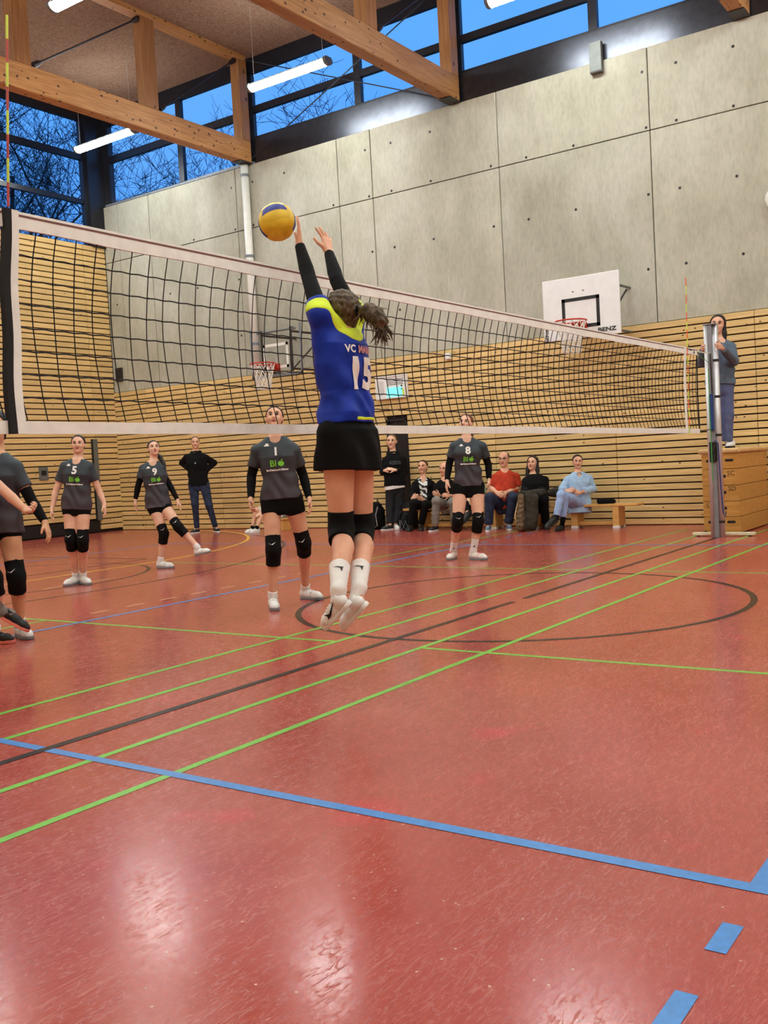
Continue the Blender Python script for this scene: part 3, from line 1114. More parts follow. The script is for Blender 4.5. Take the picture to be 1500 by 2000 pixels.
def net_post(x, sgn, label):
    o = empty('net_post', (x, 0, 0))
    tag(o, label, 'post', 'volleyball posts')
    MB().tube([(x + 0.06 * sgn, -0.045, 0.0), (x + 0.06 * sgn, -0.045, 2.655)], 0.042, 16).build('post_tube', M['alu'], o, True)
    MB().tube([(x, 0.045, 0.0), (x, 0.045, 2.655)], 0.026, 14).build('slide_tube', M['alu'], o, True)
    MB().box(x - 0.01, x + 0.05, -0.03, 0.03, 0.0, 2.655).build('channel', M['alu_dark'], o)
    MB().box(x - 0.03, x + 0.10, -0.085, 0.07, 2.655, 2.67, 0.004).build('cap', M['alu_dark'], o)
    MB().box(x - 0.04, x + 0.02, -0.022, 0.022, 1.34, 1.80, 0.004).build('winch_cover', M['blue_metal'], o)
    MB().box(x - 0.05, x + 0.03, -0.03, 0.04, 0.95, 1.20, 0.005).build('winch', M['black_rubber'], o)
    MB().tube([(x - 0.05, 0.0, 1.08), (x - 0.10, 0.0, 1.08), (x - 0.10, -0.06, 1.16)], 0.009, 8).build('crank', M['steel'], o)
    MB().tube([(x - 0.03, -0.01, 2.30), (x - 0.02, -0.012, 1.8)], 0.008, 6).build('tension_cord', M['steel'], o)
    MB().tube([(x - 0.05, -0.03, 1.22), (x - 0.05, -0.07, 1.18), (x - 0.04, -0.085, 0.6), (x - 0.04, -0.10, 0.32), (x - 0.03, -0.12, 0.26), (x - 0.02, -0.13, 0.33)], 0.008, 6).build('loose_cord', M['blue_metal'], o)
    for z in (2.2, 1.75, 1.27, 0.18):
        MB().tube([(x + 0.06 * sgn, -0.045, z), (x + 0.06 * sgn, -0.045, z + 0.03)], 0.046, 16).build('clamp_ring', M['steel'], o)
    e = sgn * 4.9
    for z, zz in ((net_top(e) - 0.03, 2.30), (net_bot(e) + 0.03, 1.36)):
        MB().tube([(e, 0, z), (x, 0, zz)], 0.006, 6).build('guy_cord', M['white_cord'] if z > 2 else M['black_cord'], o)
    MB().tube([(e, 0, 2.27), (x, 0.01, 2.18)], 0.004, 5).build('guy_cord', M['green_cord'], o)
    MB().tube([(x - 0.17 * sgn, -0.02, 2.1), (x - 0.165 * sgn, -0.02, 1.3), (x - 0.15 * sgn, -0.02, 0.72)], 0.005, 5).build('hanging_cord', M['green_cord'], o)
    return o


net_post(5.43, 1, 'aluminium net post in front of the wooden vaulting box')
net_post(-5.75, -1, 'aluminium net post at the near end of the net')

# ================================================================== BALL
ball = empty('volleyball', (-2.745, -0.02, 2.545))
tag(ball, 'yellow and blue volleyball in the air beside the raised hand', 'ball')
bc = Vector((-2.745, -0.02, 2.545))
BR = 0.106
Rb = Matrix.Rotation(math.radians(38), 3, 'Z') @ Matrix.Rotation(math.radians(-12), 3, 'X') @ Matrix.Rotation(math.radians(10), 3, 'Y')
my = plain('ball_yellow', (226, 190, 44), 0.5)
mb_ = plain('ball_blue', (40, 56, 140), 0.45)
mw_ = plain('ball_pale_yellow', (240, 226, 130), 0.45)
sphere_ = MB()
for ax in range(3):
    for sg in (-1, 1):
        for st in range(3):
            m = MB()
            n, k = 8, 4
            u0, u1 = -1 + 2 * st / 3 + 0.012, -1 + 2 * (st + 1) / 3 - 0.012
            for i in range(n + 1):
                for j in range(k + 1):
                    a = (-1 + 0.012 + (2 - 0.024) * i / n) * PI / 4
                    b = (u0 + (u1 - u0) * j / k) * PI / 4
                    p = [math.tan(a), math.tan(b), 1.0]
                    edge = 0.0015 if i in (0, n) or j in (0, k) else 0
                    q = Vector(p).normalized() * (BR - edge)
                    q = (q.z * sg, q.x, q.y) if ax == 0 else ((q.y, q.z * sg, q.x) if ax == 1 else (q.x, q.y, q.z * sg))
                    m.v.append(tuple(bc + Rb @ Vector(q)))
            for i in range(n):
                for j in range(k):
                    a = i * (k + 1) + j
                    m.f.append((a, a + 1, a + k + 2, a + k + 1))
            if ax == 2:
                mt = mw_ if sg > 0 else my
            else:
                mt = mb_ if (ax == 1 and st == 1) or (ax == 0 and st == 2) else my
            m.build('panel', mt, ball, True)
core = sphere_mesh('bladder', my, BR - 0.003, 20, 12)
link('bladder', core, ball, bc)

# ================================================================== VAULTING BOX
bx0, bx1, by0, by1 = 5.95, 7.42, -0.150, 0.316
vb = empty('vaulting_box', (bx0, (by0 + by1) / 2, 0))
tag(vb, 'wooden vaulting box with a padded top that the referee stands on', 'vaulting box')
levels = [0.012, 0.222, 0.425, 0.632, 0.846, 1.046]
for i in range(5):
    z0, z1 = levels[i] + 0.002, levels[i + 1] - 0.003
    MB().box(bx0 + 0.004 * 0, bx1, by0, by1, z0, z1, 0.005).build('section', M['box_wood'], vb)
MB().box(bx0 - 0.03, bx1 + 0.03, by0 - 0.03, by1 + 0.04, 1.046, 1.113, 0.02).build('padded_top', plain('pale_leather', (212, 176, 122), 0.55), vb)
hh = MB()


def slot(yc, zc, w, h):
    return [(yc + (w / 2 - h / 2) * (1 if abs(a) <= 90 else -1) + h / 2 * math.cos(math.radians(a)), zc + h / 2 * math.sin(math.radians(a))) for a in list(range(-90, 91, 30)) + list(range(91, 271, 30))]


for z in (0.955, 0.155):
    for yc in (-0.04, 0.205):
        MB().prism(slot(yc, z, 0.11, 0.034), bx0 - 0.002, bx0 + 0.01, lambda u, v, d_: (d_, u, v)).build('hand_hole', M['black_paint'], vb)
for z in (0.75, 0.54, 0.335):
    MB().tube([(bx0 - 0.002, 0.03, z), (bx0 + 0.01, 0.03, z)], 0.022, 12).build('peg_hole', M['black_paint'], vb)
ink = plain('pencil_ink', (60, 36, 14), 0.7)
for txt, yy, zz in (('SC', -0.055, 0.785), ('SD', -0.065, 0.585), ('S_', 0.235, 0.37)):
    flat_text('lettering', txt, 0.085, (lambda yy, zz: (lambda u, v: (bx0 - 0.002, yy - u - 0.2 * v * 0, zz + v)))(yy, zz), ink, vb, 0.0)
# white lifting bar on the floor before it
o = MB().box(5.58, 5.66, -0.42, 0.36, 0.012, 0.05, 0.006).build('lifting_bar', plain('cream_bar', (216, 208, 178), 0.5))
tag(o, 'long cream lifting bar on the floor before the vaulting box', 'bar')
for y in (-0.35, 0.29):
    MB().tube([(5.62, y - 0.02, 0.014), (5.62, y + 0.02, 0.014)], 0.014, 10).build('roller', M['black_rubber'], o)
    MB().box(5.66, bx0, y - 0.015 if y < 0 else y - 0.015, y + 0.015, 0.02, 0.04).build('bracket_arm', M['steel'], o) if abs(y) < 0.31 else None

# ================================================================== BENCHES
def bench(y0, y1, label):
    o = empty('gym_bench', (7.08, (y0 + y1) / 2, 0))
    tag(o, label, 'bench', 'long gym benches')
    MB().box(6.94, 7.22, y0, y1, 0.33, 0.365, 0.006).build('seat', M['bench_wood'], o)
    MB().box(7.03, 7.13, y0 + 0.35, y1 - 0.35, 0.045, 0.10, 0.004).build('rail', M['bench_wood'], o)
    for y in (y0 + 0.35, (y0 + y1) / 2, y1 - 0.35):
        lg = MB().box(6.95, 7.21, y - 0.05, y + 0.05, 0.03, 0.33, 0.004).build('leg', M['bench_wood'], o)
        for x in (6.965, 7.165):
            MB().box(x - 0.02, x + 0.05, y - 0.052, y + 0.052, 0.0, 0.04, 0.003).build('foot_pad', M['white_paint'], lg)
    return o


bench(1.58, 3.62, 'wooden gym bench under the woman in light blue, its right end free')
bench(3.66, 5.75, 'wooden gym bench under the man in grey jeans and the striped-top woman')
sb = tag(empty('step_stool', (7.08, 8.7, 0)), 'low wooden stool behind the libero, under the seated child', 'stool')
MB().box(6.94, 7.22, 8.46, 8.94, 0.20, 0.235, 0.006).build('seat', M['bench_wood'], sb)
for y in (8.52, 8.88):
    MB().box(6.96, 7.20, y - 0.03, y + 0.03, 0.0, 0.20, 0.004).build('leg', M['bench_wood'], sb)

# ================================================================== TREES OUTSIDE
gnd = MB().box(-40, 60, -30, 60, -0.4, -0.2).build('ground', plain('dark_meadow', (58, 66, 44), 0.95))
tag(gnd, 'dark ground outside the hall', kind='structure')
bark = plain('bare_bark', (38, 32, 34), 0.9)


def tree(x, y, h, seed, label, levels=7, spread=0.62, up=0.25, drop=0.0):
    rnd = random.Random(seed)
    root = empty('bare_tree', (x, y, -0.2))
    tag(root, label, 'tree', 'bare trees outside')
    tr, br = MB(), MB()

    def grow(p, d, l, r, lv):
        pts, rs = [p], [r]
        q = p.copy()
        dd = d.copy()
        ns = 3 if lv < 4 else 2
        for k in range(ns):
            dd = (dd + Vector((rnd.uniform(-1, 1), rnd.uniform(-1, 1), rnd.uniform(-0.6, 1.0) * up * 2)) * 0.16).normalized()
            q = q + dd * l / ns
            pts.append(q.copy())
            rs.append(r * (1 - 0.32 * (k + 1) / ns))
        (tr if lv == 0 else br).tube(pts, rs, 6 if lv < 2 else 3, caps=False)
        if lv >= levels:
            return
        nb = rnd.choice((3, 3, 4)) if lv < 3 else rnd.choice((2, 3, 3))
        for k in range(nb):
            i = rnd.randint(1, ns) if lv else rnd.choice((2, 3, 3))
            b = pts[i]
            ax = Vector((rnd.uniform(-1, 1), rnd.uniform(-1, 1), rnd.uniform(-0.3, 0.6))).normalized()
            nd = (dd * (1 - spread) + ax * spread + Vector((0, 0, up * 0.5))).normalized()
            grow(b, nd, l * rnd.uniform(0.58, 0.8), max(rs[i] * 0.62, 0.008), lv + 1)

    grow(Vector((x, y, -0.2)), Vector((rnd.uniform(-.06, .06), rnd.uniform(-.06, .06), 1)), h * 0.36, h * 0.011, 0)
    tr.build('trunk', bark, root)
    tag(br.build('branches', bark, root), kind='stuff')
    return root


TREES = [(2.6, 24.0, 19.0, 11), (6.6, 24.5, 20.0, 5), (10.8, 23.0, 17.5, 23), (16.2, 22.6, 18.5, 8), (20.5, 20.6, 18.5, 41), (13.5, 29.0, 20.0, 51), (8.6, 31.0, 22.0, 61)]
for i, (x, y, h, sd) in enumerate(TREES):
    tree(x, y, h, sd, 'bare winter tree with dense fine twigs outside the %s' % ('end wall window, left of the row', 'end wall window, second of the row', 'corner post, between both windows', 'corner clerestory, tall one nearest the post', 'corner clerestory, low one further along', 'corner post, standing behind the others', 'end wall window, tallest and farthest one')[i])
tree(19.5, 11.5, 12.4, 77, 'small bare tree tip just showing over the sill between the trusses', 4)

# ================================================================== BAGS AND COATS on the floor and bench come after the people's helpers

# ================================================================== ORGANIC SHAPES (distance fields meshed with surface nets)


def V3(p):
    return np.array(p, dtype=np.float64)


def unit(v):
    v = V3(v)
    return v / max(1e-9, np.linalg.norm(v))


class Field:
    def __init__(s, lo, hi, h):
        s.lo = V3(lo) - 2 * h
        s.h = h
        s.n = tuple(int(math.ceil((b - a) / h)) + 5 for a, b in zip(V3(lo), V3(hi)))
        s.d = np.full(s.n, 0.3, np.float32)
        s.ax = [(s.lo[i] + h * np.arange(s.n[i])).astype(np.float32) for i in range(3)]

    def region(s, lo, hi):
        a = [max(0, int((lo[i] - s.lo[i]) / s.h)) for i in range(3)]
        b = [min(s.n[i], int((hi[i] - s.lo[i]) / s.h) + 2) for i in range(3)]
        if any(b[i] <= a[i] for i in range(3)):
            return None
        sl = tuple(slice(a[i], b[i]) for i in range(3))
        X = s.ax[0][sl[0]][:, None, None]
        Y = s.ax[1][sl[1]][None, :, None]
        Z = s.ax[2][sl[2]][None, None, :]
        return sl, X, Y, Z

    def put(s, f, lo, hi, k=0.0, mode='add'):
        m = k + 3 * s.h
        r = s.region(V3(lo) - m, V3(hi) + m)
        if r is None:
            return s
        sl, X, Y, Z = r
        d1 = f(X, Y, Z).astype(np.float32)
        D = s.d[sl]
        if mode == 'add':
            if k > 0:
                h = np.clip(0.5 + 0.5 * (D - d1) / k, 0, 1)
                s.d[sl] = D * (1 - h) + d1 * h - k * h * (1 - h)
            else:
                s.d[sl] = np.minimum(D, d1)
        elif mode == 'sub':
            if k > 0:
                h = np.clip(0.5 - 0.5 * (D + d1) / k, 0, 1)
                s.d[sl] = D * (1 - h) - d1 * h + k * h * (1 - h)
            else:
                s.d[sl] = np.maximum(D, -d1)
        return s

    def cone(s, a, b, ra, rb, k=0.02, mode='add', cut0=None, cut1=None):
        """tapered capsule; cut0/cut1 = flat ends at a fraction of the axis"""
        a, b = V3(a), V3(b)
        ba = b - a
        L2 = float(ba @ ba) + 1e-12
        L = math.sqrt(L2)
        R = max(ra, rb)

        def f(X, Y, Z):
            t = ((X - a[0]) * ba[0] + (Y - a[1]) * ba[1] + (Z - a[2]) * ba[2]) / L2
            tc = np.clip(t, 0, 1)
            d = np.sqrt((X - a[0] - tc * ba[0]) ** 2 + (Y - a[1] - tc * ba[1]) ** 2 + (Z - a[2] - tc * ba[2]) ** 2) - (ra + (rb - ra) * tc)
            if cut0 is not None:
                d = np.maximum(d, (cut0 - t) * L)
            if cut1 is not None:
                d = np.maximum(d, (t - cut1) * L)
            return d
        return s.put(f, np.minimum(a, b) - R, np.maximum(a, b) + R, k, mode)

    def ell(s, c, axes, radii, k=0.02, mode='add'):
        c = V3(c)
        A = [unit(a) for a in axes]
        R = max(radii)

        def f(X, Y, Z):
            x, y, z = X - c[0], Y - c[1], Z - c[2]
            q = [x * a[0] + y * a[1] + z * a[2] for a in A]
            k0 = np.sqrt(sum((q[i] / radii[i]) ** 2 for i in range(3)))
            k1 = np.sqrt(sum((q[i] / radii[i] ** 2) ** 2 for i in range(3))) + 1e-9
            return k0 * (k0 - 1) / k1
        return s.put(f, c - R, c + R, k, mode)

    def loft(s, o, up, side, front, secs, k=0.02, mode='add', p=2.3, wr=None, round_=0.0):
        """elliptic sections along an axis: secs = [(z, half width, half depth, side offset, front offset)]"""
        o, up, side, front = V3(o), unit(up), unit(side), unit(front)
        zs = np.array([q[0] for q in secs])
        A = np.array([q[1] for q in secs])
        B = np.array([q[2] for q in secs])
        CS = np.array([q[3] if len(q) > 3 else 0 for q in secs])
        CF = np.array([q[4] if len(q) > 4 else 0 for q in secs])
        ends = [o + up * z + side * cs + front * cf for z, cs, cf in ((zs[0], CS[0], CF[0]), (zs[-1], CS[-1], CF[-1]))]
        R = max(A.max(), B.max()) + max(abs(CS).max(), abs(CF).max())

        def f(X, Y, Z):
            x, y, z = X - o[0], Y - o[1], Z - o[2]
            w = x * up[0] + y * up[1] + z * up[2]
            u = x * side[0] + y * side[1] + z * side[2]
            v = x * front[0] + y * front[1] + z * front[2]
            wc = np.clip(w, zs[0], zs[-1])
            a = np.interp(wc, zs, A)
            b = np.interp(wc, zs, B)
            u = u - np.interp(wc, zs, CS)
            v = v - np.interp(wc, zs, CF)
            q = (np.abs(u / a) ** p + np.abs(v / b) ** p) ** (1 / p)
            d = (q - 1) * np.minimum(a, b) * 0.9
            if wr is not None:
                d = d + wr(u, v, w)
            return np.maximum(d, np.maximum(w - zs[-1], zs[0] - w) - round_) if round_ == 0 else np.maximum(d, np.maximum(w - zs[-1], zs[0] - w))
        return s.put(f, np.minimum(*ends) - R, np.maximum(*ends) + R, k, mode)

    def half(s, p, n):
        """keep only the side the normal points away from"""
        p, n = V3(p), unit(n)
        X, Y, Z = s.ax[0][:, None, None], s.ax[1][None, :, None], s.ax[2][None, None, :]
        s.d = np.maximum(s.d, (X - p[0]) * n[0] + (Y - p[1]) * n[1] + (Z - p[2]) * n[2]).astype(np.float32)
        return s

    def noise(s, amp, f1=1.0, seed=0.0):
        X, Y, Z = s.ax[0][:, None, None], s.ax[1][None, :, None], s.ax[2][None, None, :]
        q = 23.0 * f1
        w = np.sin(X * q + 1.3 * np.sin(Z * q * 0.6 + seed)) * np.sin(Y * q * 1.1 + seed) + 0.6 * np.sin(Z * q * 1.4 + 2 * np.sin(X * q * 0.7) + seed * 2)
        s.d = (s.d + amp * w).astype(np.float32)
        return s

    def mesh(s, name, mat):
        d, h = s.d, s.h
        ins = d < 0
        c = np.zeros(tuple(x - 1 for x in s.n), np.uint8)
        for i in (0, 1):
            for j in (0, 1):
                for k in (0, 1):
                    c += ins[i:s.n[0] - 1 + i, j:s.n[1] - 1 + j, k:s.n[2] - 1 + k]
        act = np.argwhere((c > 0) & (c < 8))
        if len(act) == 0:
            return MB().box(0, .001, 0, .001, 0, .001).mesh(name, mat)
        idx = np.full(c.shape, -1, np.int32)
        idx[tuple(act.T)] = np.arange(len(act))
        acc = np.zeros((len(act), 3))
        cnt = np.zeros(len(act))
        I, J, K = act.T
        for ax in range(3):
            o1, o2 = [(1, 2), (0, 2), (0, 1)][ax]
            for p in (0, 1):
                for q in (0, 1):
                    off = [0, 0, 0]
                    off[o1], off[o2] = p, q
                    d0 = d[I + off[0], J + off[1], K + off[2]].astype(np.float64)
                    e = off.copy()
                    e[ax] = 1
                    d1 = d[I + e[0], J + e[1], K + e[2]].astype(np.float64)
                    m = (d0 < 0) != (d1 < 0)
                    t = np.where(m, d0 / np.where(m, d0 - d1, 1), 0)
                    pos = np.tile(np.array(off, float), (len(act), 1))
                    pos[:, ax] += t
                    acc[m] += pos[m]
                    cnt[m] += 1
        P = s.lo + h * (act + acc / cnt[:, None])
        quads = []
        for ax in range(3):
            o1, o2 = [(1, 2), (2, 0), (0, 1)][ax]
            a = [slice(1, -1)] * 3
            b = [slice(1, -1)] * 3
            a[ax] = slice(0, s.n[ax] - 1)
            b[ax] = slice(1, s.n[ax])
            A_, B_ = ins[tuple(a)], ins[tuple(b)]
            for flip in (0, 1):
                e = np.argwhere((A_ & ~B_) if not flip else (~A_ & B_))
                if len(e) == 0:
                    continue
                e = e + 1
                e[:, ax] -= 1
                v = []
                for p, q in ((0, 0), (1, 0), (1, 1), (0, 1)):
                    g = e.copy()
                    g[:, o1] -= p
                    g[:, o2] -= q
                    v.append(idx[tuple(g.T)])
                v = np.stack(v, 1)
                quads.append(v if not flip else v[:, ::-1])
        F = np.concatenate(quads)
        F = F[(F >= 0).all(1)]
        me = bpy.data.meshes.new(name)
        me.vertices.add(len(P))
        me.vertices.foreach_set('co', P.astype(np.float32).ravel())
        me.loops.add(len(F) * 4)
        me.loops.foreach_set('vertex_index', F.astype(np.int32).ravel())
        me.polygons.add(len(F))
        me.polygons.foreach_set('loop_start', np.arange(0, len(F) * 4, 4, dtype=np.int32))
        me.polygons.foreach_set('use_smooth', np.ones(len(F), bool))
        me.update(calc_edges=True)
        me.materials.append(mat)
        return me


def local_mesh(me, o):
    """shift a mesh built in world coordinates so that its own origin is o"""
    n = len(me.vertices)
    a = np.empty(n * 3, np.float32)
    me.vertices.foreach_get('co', a)
    a = (a.reshape(-1, 3) - np.array(o, np.float32)).ravel()
    me.vertices.foreach_set('co', a)
    me.update()
    return me

